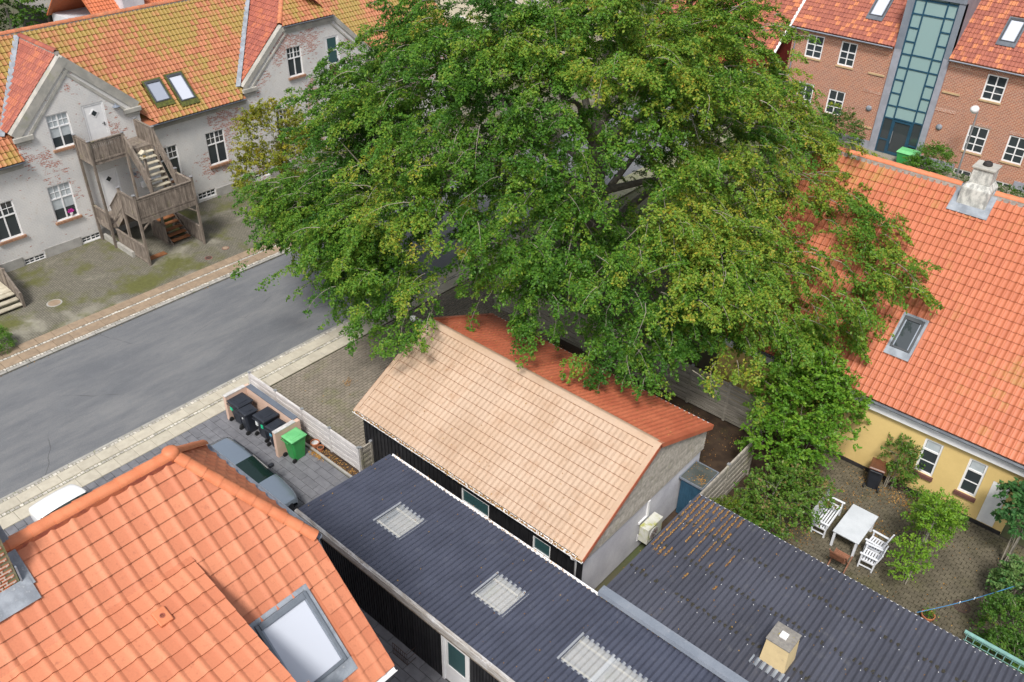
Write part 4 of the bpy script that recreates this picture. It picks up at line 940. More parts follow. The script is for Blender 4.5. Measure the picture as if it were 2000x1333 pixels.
FG = Fac((0, GWY0, 0), (1,0,0), (0,-1,0))
gw = [(-15.22, -13.94, 1.19, 1.84), (-12.0, -11.27, 1.22, 1.84)]
wall_holes(ga, 'front_wall', FG, [(GWX0, 0), (GWX1, 0), (GWX1, 2.52), (GWX0, 2.52)], gw, 'black_wood', .08)
me = simple_mesh('wall_board', *[[(x*.5, -y, z) for x, y, z in [(-1,0,0),(1,0,0),(1,1,0),(-1,1,0),(-1,0,1),(1,0,1),(1,1,1),(-1,1,1)]], [(0,1,2,3),(7,6,5,4),(0,4,5,1),(1,5,6,2),(2,6,7,3),(3,7,4,0)]], 'black_wood')
x = GWX0+.1
while x < GWX1:
    if not any(a-.08 < x < b+.08 for a, b, c, d in gw):
        link_shared('wall_board', me, ga, Matrix.Translation((x, GWY0-.001, 0)) @ Matrix.Diagonal((.10, .025, 2.5, 1)))
    x += .2
for a, b, c, d in gw: window(ga, FG, a, b, c, d, cols=1, tr=1, lgrid=(1,1), rec=.03, fw=.045, pane='glass_teal')
mb = MB(); mb.box(GWX0+.21, GWX1-.21, GWY1-.2, GWY1-.01, 0, 3.0); mb.build('rear_wall', 'render_white', ga)
def gab(x, z0, mat, e, nm, lo=None):
    zt = lambda y: RZg-.14-(RY-y)*(RZg-EZg)/(RY-EY) if y < RY else RZg-.14-(y-RY)*(RZg-BZ)/(BY-RY)
    mb = MB()
    if lo is None: mb.prism([(x, GWY0+.01, 0), (x, GWY1, 0), (x, GWY1, z0+.2), (x, GWY0+.01, z0)], (e, 0, 0)); return mb.build(nm, mat, ga)
for x, e in ((GWX1, -.2), (GWX0, .2)): gab(x, 2.15, 'render_white', e, 'gable_wall')
# grey weatherboards in the gable end, one by one
def gline(x, s):
    z = 2.12; k = 0
    while z < RZg-.2:
        z1 = z+.118
        ya = max(GWY0-.12, RY-(RZg-.10-z)*(RY-EY)/(RZg-EZg)+.02); yb = min(GWY1+.10, RY+(RZg-.10-z)*(BY-RY)/(RZg-BZ)-.02)
        ya2 = max(GWY0-.12, RY-(RZg-.10-z1)*(RY-EY)/(RZg-EZg)+.02); yb2 = min(GWY1+.10, RY+(RZg-.10-z1)*(BY-RY)/(RZg-BZ)-.02)
        if yb-ya > .1:
            if yb2 < ya2: ya2 = yb2 = (ya2+yb2)/2
            mb = MB(); mb.add([(x, ya, z), (x, yb, z), (x, yb2, z1), (x, ya2, z1), (x+s*.045, ya, z), (x+s*.045, yb, z), (x+s*.018, yb2, z1), (x+s*.018, ya2, z1)],
                              [(4,5,6,7) if s > 0 else (7,6,5,4), (0,1,5,4), (1,2,6,5), (2,3,7,6), (3,0,4,7)]); mb.build('weatherboard', 'fence_grey', ga)
        z += .115; k += 1
gline(GWX1+.01, 1)
mb = MB(); mb.prism([(GWX1-.02, GWY0, 2.1), (GWX1-.02, RY, RZg-.15), (GWX1-.02, GWY1, 3.05), (GWX1-.02, GWY1, 2.1)], (-.1, 0, 0)); mb.build('gable_backing', 'fence_grey', ga)
mb = MB(); mb.prism([(GWX0+.02, GWY0, 2.1), (GWX0+.02, RY, RZg-.15), (GWX0+.02, GWY1, 3.05), (GWX0+.02, GWY1, 2.1)], (.1, 0, 0)); mb.build('gable_backing', 'black_wood', ga)
gutter(ga, (GX0-.02, EY-.055, EZg-.03), (GX1+.02, EY-.055, EZg-.03), .065, 'frame_white')
gutter(ga, (GX0, BY+.055, BZ-.03), (GX1, BY+.055, BZ-.03), .06, 'frame_white')
mb = MB(); mb.tube([(-10.25, EY-.05, EZg-.10), (-10.25, EY-.04, EZg-.2), (-10.22, GWY0-.06, EZg-.42), (-10.22, GWY0-.06, .02)], .04, 10); mb.build('downpipe', 'frame_white', ga, True)
mb = MB(); mb.box(GWX1+.001, GWX1+.06, 18.98, 19.10, 1.35, 2.05); mb.box(GWX1+.001, GWX1+.06, 18.55, 19.10, 1.25, 1.349); bev(mb.build('pipe_cover', 'frame_white', ga), .01)
fl = thing('floodlight', 'small white floodlight on an arm at the garage ridge end', 'lamp', (-20.62, 18.9, 4.3))
mb = MB(); mb.tube([(-20.5, 18.98, 4.42), (-21.15, 18.9, 4.52)], .022, 8); mb.build('arm', 'steel', fl)
mb = MB(); mb.lathe([(.05, 0), (.13, .10), (.14, .16), (.12, .162)], (-21.1, 18.9, 4.53), 14, 0, (-.6, -.2, -.75)); mb.build('lamp_head', 'frame_white', fl)

# ------------------------------------------------------------------ carport with new corrugated roof
cp = thing('carport', 'long black boarded carport with blue-black corrugated roof and clear rooflights', 'carport', (-10, 12.4, 0))
CY0, CZ0, CY1, CZ1, CX0, CX1 = 10.42, 2.76, 14.36, 2.50, -17.68, -1.0
def corr(n, wl, ln, amp, mat, pts=8, th=0):
    k = n*pts; v = []
    for s in (0, ln):
        for i in range(k+1): v.append((i*wl/pts, s, amp*math.cos(2*math.pi*i/pts)))
    b = len(v)
    for dz in (0, -.008):
        for i in range(k+1): v.append((i*wl/pts, 0, amp*math.cos(2*math.pi*i/pts)+dz))
    f = [(i, i+1, k+2+i, k+1+i) for i in range(k)] + [(b+k+1+i, b+k+2+i, b+i+1, b+i) for i in range(k)]
    return v, f
cS = Vector((0, CY0-CY1, CZ0-CZ1)); cl = cS.length+.03; cD = cS.normalized(); WLN = .177; SWD = 6*WLN
U = Vector((-1, 0, 0)); N = U.cross(cD); Rm = Matrix(((U.x, cD.x, N.x), (U.y, cD.y, N.y), (U.z, cD.z, N.z))).to_4x4()
clear = [(-15.43, -14.27), (-11.77, -10.6), (-8.1, -5.95)]
cy_lo, cy_hi = 11.80, 12.98
v, f = corr(6, WLN, cl, .024, 'corrugated_new'); me = simple_mesh('roof_sheet', v, f, 'corrugated_new', True)
s_hi = (CY1-cy_hi)/abs(cD.y); s_lo = (CY1-cy_lo)/abs(cD.y)
v1, f1 = corr(6, WLN, s_hi+.08, .024, ''); v2, f2 = corr(6, WLN, cl-s_lo+.06, .024, ''); v3, f3 = corr(7, WLN, s_lo-s_hi, .026, '')
meA = simple_mesh('roof_sheet_lower', v1, f1, 'corrugated_new', True); meB = simple_mesh('roof_sheet_upper', v2, f2, 'corrugated_new', True); meC = simple_mesh('clear_sheet', v3, f3, 'clear_sheet', True)
x = CX0; i = 0
while x < CX1:
    h = .006*(i % 2); base = Vector((x+SWD, CY1, CZ1+.026+h)); cen = x+SWD/2
    hit = any(a < cen < b for a, b in clear)
    if not hit: link_shared('roof_sheet', me, cp, Matrix.Translation(base) @ Rm)
    else:
        link_shared('roof_sheet', meA, cp, Matrix.Translation(base) @ Rm); link_shared('roof_sheet', meB, cp, Matrix.Translation(base+cD*(s_lo-.06)) @ Rm)
        link_shared('clear_sheet', meC, cp, Matrix.Translation(base+cD*s_hi+N*.008+Vector((WLN/2,0,0))) @ Rm)
    x += SWD; i += 1
# rafters and battens seen through the rooflights, white-washed
for a, b in clear:
    for y in (11.95, 12.75):
        mb = MB(); z = CZ1+(CY1-y)*(CZ0-CZ1)/(CY1-CY0); mb.box(a-.2, b+.2, y-.025, y+.025, z-.10, z-.03); mb.build('batten', 'pale_wood', cp)
    q = MB(); z = CZ1-.45; q.box(a-.3, b+.3, 11.3, 13.5, z-.03, z); q.build('ceiling_panel', 'fence_grey', cp)
mb = MB(); mb.box(CX0-.03, CX1, CY0-.075, CY0-.03, CZ0-.20, CZ0+.045); mb.build('fascia_board', 'fascia', cp)
mb = MB(); mb.box(CX0-.03, CX1, CY0-.029, CY0+.04, CZ0+.030, CZ0+.062); mb.build('fascia_cap', 'fascia', cp)
mb = MB(); mb.box(CX0-.03, CX1, CY0-.04, CY0-.0, CZ0-.33, CZ0-.202); mb.build('fascia_lower_board', 'grey_wood', cp)
gutter(cp, (CX0, CY1+.06, CZ1-.02), (-8.7, CY1+.06, CZ1-.02), .065, 'frame_white')
CW = 10.60; FC = Fac((0, CW, 0), (1,0,0), (0,-1,0))
dh = [(-11.40, -10.30, 0.03, 2.08)]
wall_holes(cp, 'side_wall', FC, [(CX0+.25, 0), (CX1, 0), (CX1, 2.62), (CX0+.25, 2.62)], dh, 'black_wood', .08)
mw = simple_mesh('wall_board', [(x*.5, -y, z) for x, y, z in [(-1,0,0),(1,0,0),(1,1,0),(-1,1,0),(-1,0,1),(1,0,1),(1,1,1),(-1,1,1)]], [(0,1,2,3),(7,6,5,4),(0,4,5,1),(1,5,6,2),(2,6,7,3),(3,7,4,0)], 'black_wood')
x = CX0+.3
while x < -6.5:
    if not (-11.5 < x < -10.2): link_shared('wall_board', mw, cp, Matrix.Translation((x, CW-.001, .05)) @ Matrix.Diagonal((.075, .022, 2.5, 1)))
    x += .118
mb = MB(); mb.box(CX0+.25, CX0+.35, CW, CY1-.1, 0, 2.45); mb.build('end_wall', 'black_wood', cp)
mb = MB(); mb.box(CX0+.25, CX1, CY1-.12, CY1-.05, 0, 2.4); mb.build('rear_wall', 'black_wood', cp)
mb = MB(); a, b, c, d = dh[0]; FC.box(mb, a, a+.09, -.08, .03, c, d); FC.box(mb, b-.09, b, -.08, .03, c, d); FC.box(mb, a+.09, b-.09, -.08, .03, d-.09, d); do = mb.build('door', 'frame_white', cp)
q = MB(); FC.box(q, a+.1, b-.1, -.07, -.02, c, c+.75); FC.box(q, a+.1, a+.2, -.07, -.021, c+.75, d-.1); FC.box(q, b-.2, b-.1, -.07, -.021, c+.75, d-.1); FC.box(q, a+.2, b-.2, -.07, -.021, d-.2, d-.1); q.each('door_leaf', 'frame_white', do)
q = MB(); FC.box(q, a+.2, b-.2, -.06, -.045, c+.75, d-.2); q.build('pane', 'glass_teal', do)

# ------------------------------------------------------------------ annex with old corrugated roof
an = thing('annex', 'outbuilding with weathered dark fibre-cement roof, moss spots and small cream chimney', 'outbuilding', (-3, 17, 0))
AX0, AX1, AY0, AY1, AZ0, AZ1 = -8.66, 3.4, 14.50, 19.86, 2.58, 2.64
aS = Vector((0, AY0-AY1, AZ0-AZ1+.06)).normalized(); U = Vector((-1,0,0)); N = U.cross(aS); Rm = Matrix(((U.x, aS.x, N.x), (U.y, aS.y, N.y), (U.z, aS.z, N.z))).to_4x4()
rowl = (AY1-AY0)/4; v, f = corr(6, WLN, rowl+.08, .025, ''); me = simple_mesh('roof_sheet', v, f, 'corrugated_old', True)
NAIL = MB(); NAIL.lathe([(.012, 0), (.012, .007), (.006, .011)], (0,0,0), 6); nme = simple_mesh('nail_cap', NAIL.v, NAIL.f, 'frame_white')
nails = []; mossp = []; x = AX0; i = 0
while x < AX1:
    for r in range(4):
        y = AY1-r*rowl; z = AZ1+.02+.005*(i % 2)+.010*((r) % 2)
        link_shared('roof_sheet', me, an, Matrix.Translation((x+SWD, y, z)) @ Rm)
        for kx in (1, 4): nails.append((x+SWD-kx*WLN, y-.18+random.uniform(-.02,.02), z+.024))
        for kx in range(6):
            if r and random.random() < .75: mossp.append((x+(kx+.5)*WLN, y+random.uniform(-.03,.05), z+.0))
    x += SWD; i += 1
for n_ in nails:
    if inview(n_): link_shared('nail_cap', nme, an, Matrix.Translation(n_))
ms = []
for p in mossp:
    for k in range(5):
        ms.append(Matrix.Translation((p[0]+random.gauss(0,.018), p[1]+random.gauss(0,.03), p[2]-.014+random.uniform(0,.01))) @ Matrix.Rotation(random.uniform(0,6),4,'Z') @ Matrix.Diagonal((random.uniform(.03,.07), random.uniform(.03,.08), random.uniform(.012,.028), 1)))
bv, bf_ = block(.2, .5); join_np('moss_clumps', bv, bf_, ms, 'dark_moss', an)
mb = MB(); mb.box(AX0+.15, AX1, AY0+.1, AY1-.12, 0, 2.54); mb.build('wall', 'render_white', an)
mb = MB(); mb.box(AX0-.02, AX1, AY1+.004, AY1+.03, AZ1-.14, AZ1-.012); mb.build('eaves_board', 'trim_white', an)
mb = MB(); mb.prism([(AX0-.05, AY0-.17, 2.60), (AX0-.05, AY0-.14, 2.712), (AX0-.05, AY0+.13, 2.725), (AX0-.05, AY0+.13, 2.74), (AX0-.05, AY0-.145, 2.727), (AX0-.05, AY0-.185, 2.605)], (AX1-AX0, 0, 0)); mb.build('valley_flashing', 'zinc', an)
mb = MB(); w = .33; cx, cy = -3.78, 15.83
mb.add([(cx-.37, cy-.34, 2.5), (cx+.37, cy-.34, 2.5), (cx+.37, cy+.34, 2.5), (cx-.37, cy+.34, 2.5), (cx-.32, cy-.33, 3.58), (cx+.32, cy-.33, 3.58), (cx+.32, cy+.33, 3.58), (cx-.32, cy+.33, 3.58)], [(0,1,5,4),(1,2,6,5),(2,3,7,6),(3,0,4,7),(4,5,6,7)])
c = mb.build('chimney', 'chimney_cream', an)
mb = MB(); mb.box(cx-.345, cx+.345, cy-.355, cy+.355, 3.582, 3.63); bev(mb.build('chimney_cap', 'lichen_top', c), .01)
mb = MB(); mb.box(cx-.10, cx+.10, cy-.10, cy+.10, 3.632, 3.70); bev(mb.build('cap_plate', 'frame_white', c), .01)
v, f = corr(6, WLN, .3, .025, ''); v = [(a-.53, b, z) for a, b, z in v]
fl_me = simple_mesh('chimney_flashing', v, f, 'lead', True); link_shared('chimney_flashing', fl_me, c, Matrix.Translation((cx, cy-.32, 2.685)) @ Rm)

# ------------------------------------------------------------------ yellow house
yh = thing('yellow_house', 'yellow rendered house with orange tiled roof and grey-white chimney by the patio', 'house', (-6.5, 33.9, 0))
YE, YZ, YR, YRZ, YX0, YX1 = 27.74, 3.37, 33.95, 9.57, -12.72, -.45
c45 = math.sqrt(.5); S = (0, c45, c45); ln = (YRZ-YZ)/c45
deck(yh, [(YX0, YE, YZ), (YX1, YE, YZ), (YX1, YR, YRZ), (YX0, YR, YRZ)], 'tile_yellowhouse'); deck(yh, [(YX0, 2*YR-YE, YZ), (YX1, 2*YR-YE, YZ), (YX1, YR, YRZ), (YX0, YR, YRZ)], 'tile_yellowhouse')
roof_tiles(yh, 'roof_tile', (YX0, YE, YZ), (1,0,0), S, YX1-YX0, ln, .245, .345, 'tile_yellowhouse', .042, holes=[(-6.55-YX0, -5.72-YX0, 2.0, 3.5), (-6.95-YX0, -5.75-YX0, ln-.8, ln+1)], limit=300)
for a, b in ((YX0, -6.95), (-5.75, YX1)): ridge_tiles(yh, 'ridge_tile', (a, YR, YRZ+.06), (b, YR, YRZ+.06), .14, .40, 'ridge_orange')
mb = MB(); mb.box(YX0, YX1, YR-.15, YR+.15, YRZ-.14, YRZ+.03); mb.build('ridge_mortar', 'mortar', yh)
FY = Fac((0, 28.0, 0), (1,0,0), (0,-1,0))
yw = [(-4.10, -3.45, 1.02, 2.56), (-2.54, -1.92, 1.0, 2.55)]; yd = [(-1.60, -1.03, .12, 2.05)]
wall_holes(yh, 'wall', FY, [(-12.55, 0), (-.73, 0), (-.73, 3.45), (-12.55, 3.45)], yw+yd, 'yellow_wall', .10)
mb = MB(); mb.box(-12.3, -.95, 28.3, 39.85, 0, 3.3); mb.build('inner_wall', 'yellow_wall', yh)
mb = MB(); mb.prism([(-12.56, 28.015, 0), (-12.56, 39.9, 0), (-12.56, 39.9, 3.4), (-12.56, YR, YRZ-.25), (-12.56, 28.015, 3.4)], (.2,0,0)); mb.build('gable_wall', 'yellow_wall', yh)
mb = MB(); mb.prism([(-.72, 28.015, 0), (-.72, 39.9, 0), (-.72, 39.9, 3.4), (-.72, YR, YRZ-.25), (-.72, 28.015, 3.4)], (-.2,0,0)); mb.build('gable_wall', 'yellow_wall', yh)
for a, b, c, d in yw:
    window(yh, FY, a, b, c, d, cols=1, tr=.68, ugrid=(1,1), lgrid=(1,2), rec=.05, fw=.075, curtain=.02, sill=('sill_brown', .16, .06, .09), gb=.03)
mb = MB(); a, b, c, d = yd[0]; FY.box(mb, a, b, -.09, -.01, c, d); bev(mb.build('door', 'frame_white', yh), .015)
mb = MB(); FY.box(mb, -12.5, -.73, .002, .035, -.05, .12); mb.build('plinth', 'black_base', yh)
mb = MB(); FY.box(mb, -12.6, -.6, .002, .17, 2.84, 3.24); mb.build('eaves_board', 'trim_white', yh)
gutter(yh, (YX0, YE-.06, YZ-.06), (YX1, YE-.06, YZ-.06), .065)
mb = MB(); FY.box(mb, -4.78, -4.15, .002, .26, .02, .20); FY.box(mb, -4.74, -4.19, .002, .24, .201, .24); mb.each('cellar_hatch', 'iron', yh, .02)
P = Vector((YX0, YE, YZ)) + Vector((1,0,0))*(-6.52-YX0) + Vector(S)*2.05 + Vector((0,-c45,c45))*.05
skylight(yh, 'roof_window', P, (1,0,0), S, .72, 1.30, 'glass', .08, .08)
mb = MB(); c = Vector((-6.45, YE+3.35*.95, YZ+3.35*.95)) + Vector((0,-.05,.1)); mb.obox(c, Vector((.16,0,0)), Vector(S)*.17, Vector((0,-c45,c45))*.06); bev(mb.build('vent_tile', 'ridge_orange', yh), .03)
cx, cy = -6.32, YR-.05; mb = MB()
def frustum(mb, cx, cy, z0, z1, a0, b0, a1, b1): mb.add([(cx-a0,cy-b0,z0),(cx+a0,cy-b0,z0),(cx+a0,cy+b0,z0),(cx-a0,cy+b0,z0),(cx-a1,cy-b1,z1),(cx+a1,cy-b1,z1),(cx+a1,cy+b1,z1),(cx-a1,cy+b1,z1)], [(3,2,1,0),(4,5,6,7),(0,1,5,4),(1,2,6,5),(2,3,7,6),(3,0,4,7)])
frustum(mb, cx, cy, 8.7, 9.75, .52, .52, .50, .50); frustum(mb, cx, cy, 9.751, 9.95, .50, .50, .38, .38); frustum(mb, cx, cy, 9.951, 10.50, .37, .37, .35, .35); co = mb.each('chimney', 'chimney_old', yh, .015)[0]
mb = MB(); frustum(mb, cx, cy, 10.501, 10.57, .41, .41, .41, .41); bev(mb.build('chimney_cap', 'cement', co), .012)
mb = MB(); mb.lathe([(.15, 0), (.17, .04), (.15, .12), (.10, .15), (.08, .10), (.02, .09)], (cx, cy, 10.572), 14); mb.build('flue_pot', 'black_base', co)
mb = MB(); P0 = Vector((cx, cy-.52, YZ+(cy-.52-YE))); mb.obox(P0+Vector((0,-.1,-.04)), Vector((.72,0,0)), Vector(S)*.17, Vector((0,-c45,c45))*.05)
for s in (-1, 1): mb.obox((cx+s*.61, cy-.28, YZ+(cy-.28-YE)+.05), Vector((.10,0,0)), Vector(S)*.5, Vector((0,-c45,c45))*.05)
mb.each('chimney_flashing', 'lead', co)

# ------------------------------------------------------------------ brick building with the glass stair tower
bb = thing('brick_building', 'red brick apartment building with tall blue-framed glass stair tower', 'building', (-17, 60, 0))
K = .9745; bx = lambda x: x*K; bz = lambda z: 23-(23-z)*K
BYF = 59.93; FB = Fac((0, BYF, 0), (1,0,0), (0,-1,0)); BX0, BX1 = bx(-26.6), 6.0; BE = bz(6.62)
bw = [(-23.0, -21.83, 4.60, 6.24), (-13.24, -11.99, 4.53, 6.16), (-13.31, -12.06, 1.02, 2.78), (-10.82, -9.60, 1.0, 2.76), (-25.5, -24.25, 4.65, 6.24), (-23.1, -21.88, 1.1, 2.85), (-25.5, -24.25, 1.1, 2.85),
      (-10.0, -8.7, 4.53, 6.16), (-7.6, -6.4, 1.0, 2.76)]
bw = [(bx(a), bx(b), bz(c), bz(d)) for a, b, c, d in bw]
bb_base = [(bx(a), bx(b), bz(c), bz(d)) for a, b, c, d in ((-13.40, -12.25, -.80, -.28), (-10.78, -9.62, -.78, -.36))]
TX0, TX1, GLX0, GLX1, TZ = bx(-19.34), bx(-15.72), bx(-18.86), bx(-16.12), bz(9.95)
wall_holes(bb, 'wall', FB, [(BX0, -.2), (TX0, -.2), (TX0, BE), (BX0, BE)], [h for h in bw if h[0] < -18], 'red_brick', .1)
wall_holes(bb, 'wall', FB, [(TX1, -.2), (BX1, -.2), (BX1, BE), (TX1, BE)], [h for h in bw+bb_base if h[0] > -18], 'red_brick', .1)
for a, b, c, d in bw: window(bb, FB, a, b, c, d, cols=2, tr=.58, ugrid=(1,1), lgrid=(1,2), rec=.06, fw=.09, sill=('sandstone', .10, .04, .06), gb=.05)
for a, b, c, d in bb_base: window(bb, FB, a, b, c, d, cols=2, tr=1, lgrid=(1,1), rec=.05, fw=.07)
mb = MB(); us = [TX1, bb_base[0][0]-.02, bb_base[0][1]+.02, bb_base[1][0]-.02, bb_base[1][1]+.02, BX1]
for i in range(0, 6, 2): FB.box(mb, us[i], us[i+1], .002, .06, -.2, bz(-.05))
FB.box(mb, BX0, TX0, .002, .06, -.2, bz(-.05)); mb.each('plinth', 'blue_grey_wall', bb)
for (u, z) in ((-20.1, 4.55), (-15.05, 4.45), (-15.0, .75), (-20.0, .85)):
    mb = MB(); FB.box(mb, bx(u)-.55, bx(u)+.55, .002, .07, bz(z)-.05, bz(z)+.05); mb.build('sandstone_band', 'sandstone', bb)
sol = simple_mesh('brick', *block(.03, .2), 'chimney_brick')
for (u, z) in ((-20.1, 3.35), (-15.05, 3.25), (-20.1, 6.3), (-15.0, 6.25), (-12.6, 2.93), (-10.2, 2.9), (-12.6, 6.30)):
    for k in range(-7, 8): link_shared('soldier_brick', sol, bb, Matrix.Translation((bx(u)+k*.085, BYF-.001, bz(z))) @ Matrix.Rotation(math.pi/2, 4, 'X') @ Matrix.Diagonal((.066, .22, .02, 1)))
for u, z in ((-20.02, 2.18), (-15.13, 2.12)):
    mb = MB(); c = FB.P(bx(u), .0, bz(z)); mb.lathe([(.20, 0), (.20, .03), (.16, .09), (.08, .13), (.02, .14)], c, 16, 0, (0,-1,0)); mb.build('wall_lamp', 'lead', bb, True)
rp = 43; S = Vector((0, math.cos(R(rp)), math.sin(R(rp)))); rl = 5.6
for a, b in ((BX0-.1, TX0), (TX1, BX1)): deck(bb, [(a, BYF-.3, BE), (b, BYF-.3, BE), tuple(Vector((b, BYF-.3, BE))+S*rl), tuple(Vector((a, BYF-.3, BE))+S*rl)], 'tile_brickhouse')
NN = Vector((1,0,0)).cross(S)
for a, b, lim, hol in ((BX0-.1, TX0, 200, [(bx(-21.97), bx(-21.0), 1.8, 4.0)]), (TX1, BX1, 200, [(bx(-13.5), bx(-12.55), 1.75, 3.6)])):
    roof_tiles(bb, 'roof_tile', (a, BYF-.32, BE+.03), (1,0,0), S, b-a, rl, .235, .335, 'tile_brickhouse', .04, limit=lim, holes=[(p-a, q-a, r, s) for p, q, r, s in hol])
for u, s in ((-21.97, 1.85), (-13.48, 1.82)):
    skylight(bb, 'roof_window', Vector((bx(u), BYF-.32, BE+.03))+S*s+NN*.05, (1,0,0), S, .92, 1.65, 'white_glass', .08, .08, flash='gutter_grey')
for a, b in ((BX0-.1, TX0-.05), (TX1+.05, BX1)): gutter(bb, (a, BYF-.40, BE-.03), (b, BYF-.40, BE-.03), .075, 'zinc')
mb = MB(); mb.tube([(BX0+.25, BYF-.38, BE-.1), (BX0+.25, BYF-.06, BE-.45), (BX0+.25, BYF-.06, 0)], .045, 8); mb.build('downpipe', 'zinc', bb)
mb = MB(); mb.prism([(BX0-.01, BYF+.02, -.2), (BX0-.01, BYF+9, -.2), (BX0-.01, BYF+9, BE), (BX0-.01, BYF+4, BE+3.4), (BX0-.01, BYF+.02, BE-.1)], (.25,0,0)); mb.build('gable_wall', 'red_brick', bb)
# tower: zinc piers, cheeks, hood
for a, b in ((TX0, GLX0), (GLX1, TX1)):
    mb = MB(); FB.box(mb, a, b, -.35, .12, -.1, BE-.1); mb.build('tower_pier', 'blue_grey_wall', bb)
    mb = MB(); FB.box(mb, a, b, -.35, .125, BE-.098, TZ+.5); mb.build('tower_cladding', 'zinc', bb)
for x, s in ((TX0, 1), (TX1, -1)):
    mb = MB(); mb.prism([(x, BYF-.12, BE-.1), (x, BYF-.12, TZ+.5), (x, BYF+4.2, TZ+1.0), (x, BYF+4.2, BE+3.5)], (s*.06, 0, 0)); mb.build('tower_cheek', 'zinc', bb)
mb = MB(); FB.box(mb, TX0-.03, TX1+.03, -.3, .18, TZ, TZ+.9)
k_ = 0
while k_ < 6: FB.box(mb, TX0+.3+k_*.6, TX0+.33+k_*.6, .181, .20, TZ, TZ+.9); k_ += 1
mb.build('tower_hood', 'zinc', bb)
mb = MB(); mb.box(TX0, TX1, BYF+.02, BYF+4.2, TZ+.6, TZ+.75); mb.build('tower_roof', 'zinc', bb)
# stair hall seen through the glass
mb = MB(); mb.box(GLX0, GLX1, BYF+2.2, BYF+2.3, 0, TZ); mb.box(GLX0-.1, GLX0, BYF+.1, BYF+2.3, 0, TZ); mb.box(GLX1, GLX1+.1, BYF+.1, BYF+2.3, 0, TZ); mb.each('stair_hall', 'mint', bb)
mb = MB()
for z in (bz(2.05), bz(5.05), bz(9.9)): mb.box(GLX0, GLX1, BYF+.15, BYF+2.2, z-.25, z)
mb.each('hall_floor', 'mint', bb)
mx0, mx1 = bx(-18.16), bx(-16.79)
tzL = [bz(z) for z in (-.60, 1.0*0+.35, 1.89, 2.76, 3.63, 4.54, 5.38, 6.27, 7.09, 7.98, 8.86, 9.75)]
tzR = [bz(z) for z in (-.60, .35, 1.98, 2.82, 3.68, 4.55, 5.40, 6.27, 7.17, 8.04, 8.92, 9.75)]
tzM = [bz(z) for z in (1.95, 2.80, 5.39, 6.30, 8.88, 9.75)]
mb = MB(); fw = .045
for x in (GLX0+.04, mx0, mx1, GLX1-.04): FB.box(mb, x-fw, x+fw, -.06, .06, bz(-.60), TZ)
for zs, a, b in ((tzL, GLX0+.085, mx0-fw), (tzR, mx1+fw, GLX1-.085), (tzM, mx0+fw, mx1-fw)):
    for z in zs: FB.box(mb, a, b, -.055, .055, z-.045, z+.045)
tf_ = mb.build('tower_glazing_frame', 'blue_frame', bb)
for zs, a, b in ((tzL, GLX0+.07, mx0-.03), (tzR, mx1+.03, GLX1-.07), (tzM, mx0+.03, mx1-.03)):
    for z0, z1 in zip(zs, zs[1:]):
        q = MB(); FB.box(q, a, b, -.012, .012, z0+.03, z1-.03); q.build('pane', 'tower_glass' if z0 > bz(1.5) else 'glass', tf_)
mb = MB(); FB.box(mb, mx0+.05, mx0+.16, -.05, .07, bz(-.58), bz(1.86)); FB.box(mb, mx1-.16, mx1-.05, -.05, .07, bz(-.58), bz(1.86)); FB.box(mb, mx0+.16, mx1-.16, -.05, .07, bz(1.74), bz(1.86)); FB.box(mb, mx0+.16, mx1-.16, -.05, .07, bz(-.58), bz(-.40))
d = mb.build('door', 'blue_frame', bb)
q = MB(); FB.box(q, mx0+.15, mx1-.15, -.01, .01, bz(-.42), bz(1.76)); q.build('pane', 'glass', d)
q = MB(); q.tube([FB.P(mx0+.2, .12, bz(.2)), FB.P(mx0+.2, .12, bz(1.1))], .02, 8); q.build('door_handle', 'steel', d)
# ------------------------------------------------------------------ buildings further off
rh = thing('red_cottage', 'dark red boarded house with brown tiled roof beside the brick building', 'house', (-31, 64, 0))
mb = MB(); mb.box(-38, -28.3, 62, 70, 0, 4.2); mb.build('wall', 'red_boards', rh)
e0, r0 = 4.3, 8.2
for s, y in ((-1, 61.6), (1, 70.4)): deck(rh, [(-38.5, y, e0), (-27.9, y, e0), (-27.9, 66, r0), (-38.5, 66, r0)], 'tile_brickhouse')
roof_tiles(rh, 'roof_tile', (-38.5, 61.6, e0+.03), (1,0,0), (0, 4.4, 3.9), 10.6, math.hypot(4.4, 3.9), .24, .34, 'tile_brickhouse', .04, limit=120)
mb = MB(); mb.prism([(-28.3, 62, 4.2), (-28.3, 70, 4.2), (-28.3, 66, 7.9)], (-.15,0,0)); mb.build('gable_boards', 'red_boards', rh)
for s, y in ((-1, 61.6), (1, 70.4)): mb = MB(); mb.bar((-27.86, y, e0+.02), (-27.86, 66, r0+.04), .06, .2, (1,0,0)); mb.build('barge_board', 'frame_white', rh)
bsx = Fac((0, 61.9, 0), (1,0,0), (0,-1,0))
for u in (-36.5, -33.5, -30.5): window(rh, bsx, u, u+1.1, 1.2, 2.5, rec=-.06)
ch_ = thing('cream_house', 'cream rendered house with pale roof seen through the crown of the tree', 'house', (-56, 62, 0))
mb = MB(); mb.box(-62, -46, 58, 68, 0, 6.0); mb.build('wall', 'cream_wall', ch_)
for s, y in ((-1, 57.6), (1, 68.4)): deck(ch_, [(-62.4, y, 5.9), (-45.6, y, 5.9), (-45.6, 63, 9.8), (-62.4, 63, 9.8)], 'tile_far')
fc = Fac((0, 58, 0), (1,0,0), (0,-1,0))
for u in (-60, -57, -54, -51, -48.5):
    for z in (1.0, 3.9): window(ch_, fc, u, u+1.1, z, z+1.4, rec=-.06)
ds = thing('dark_shed', 'black shed with lichen-spotted corrugated roof behind the white house', 'shed', (-83.5, 34, 0))
mb = MB(); mb.box(-88, -81.3, 32.4, 35.0, 0, 2.5); mb.build('wall', 'black_wood', ds)
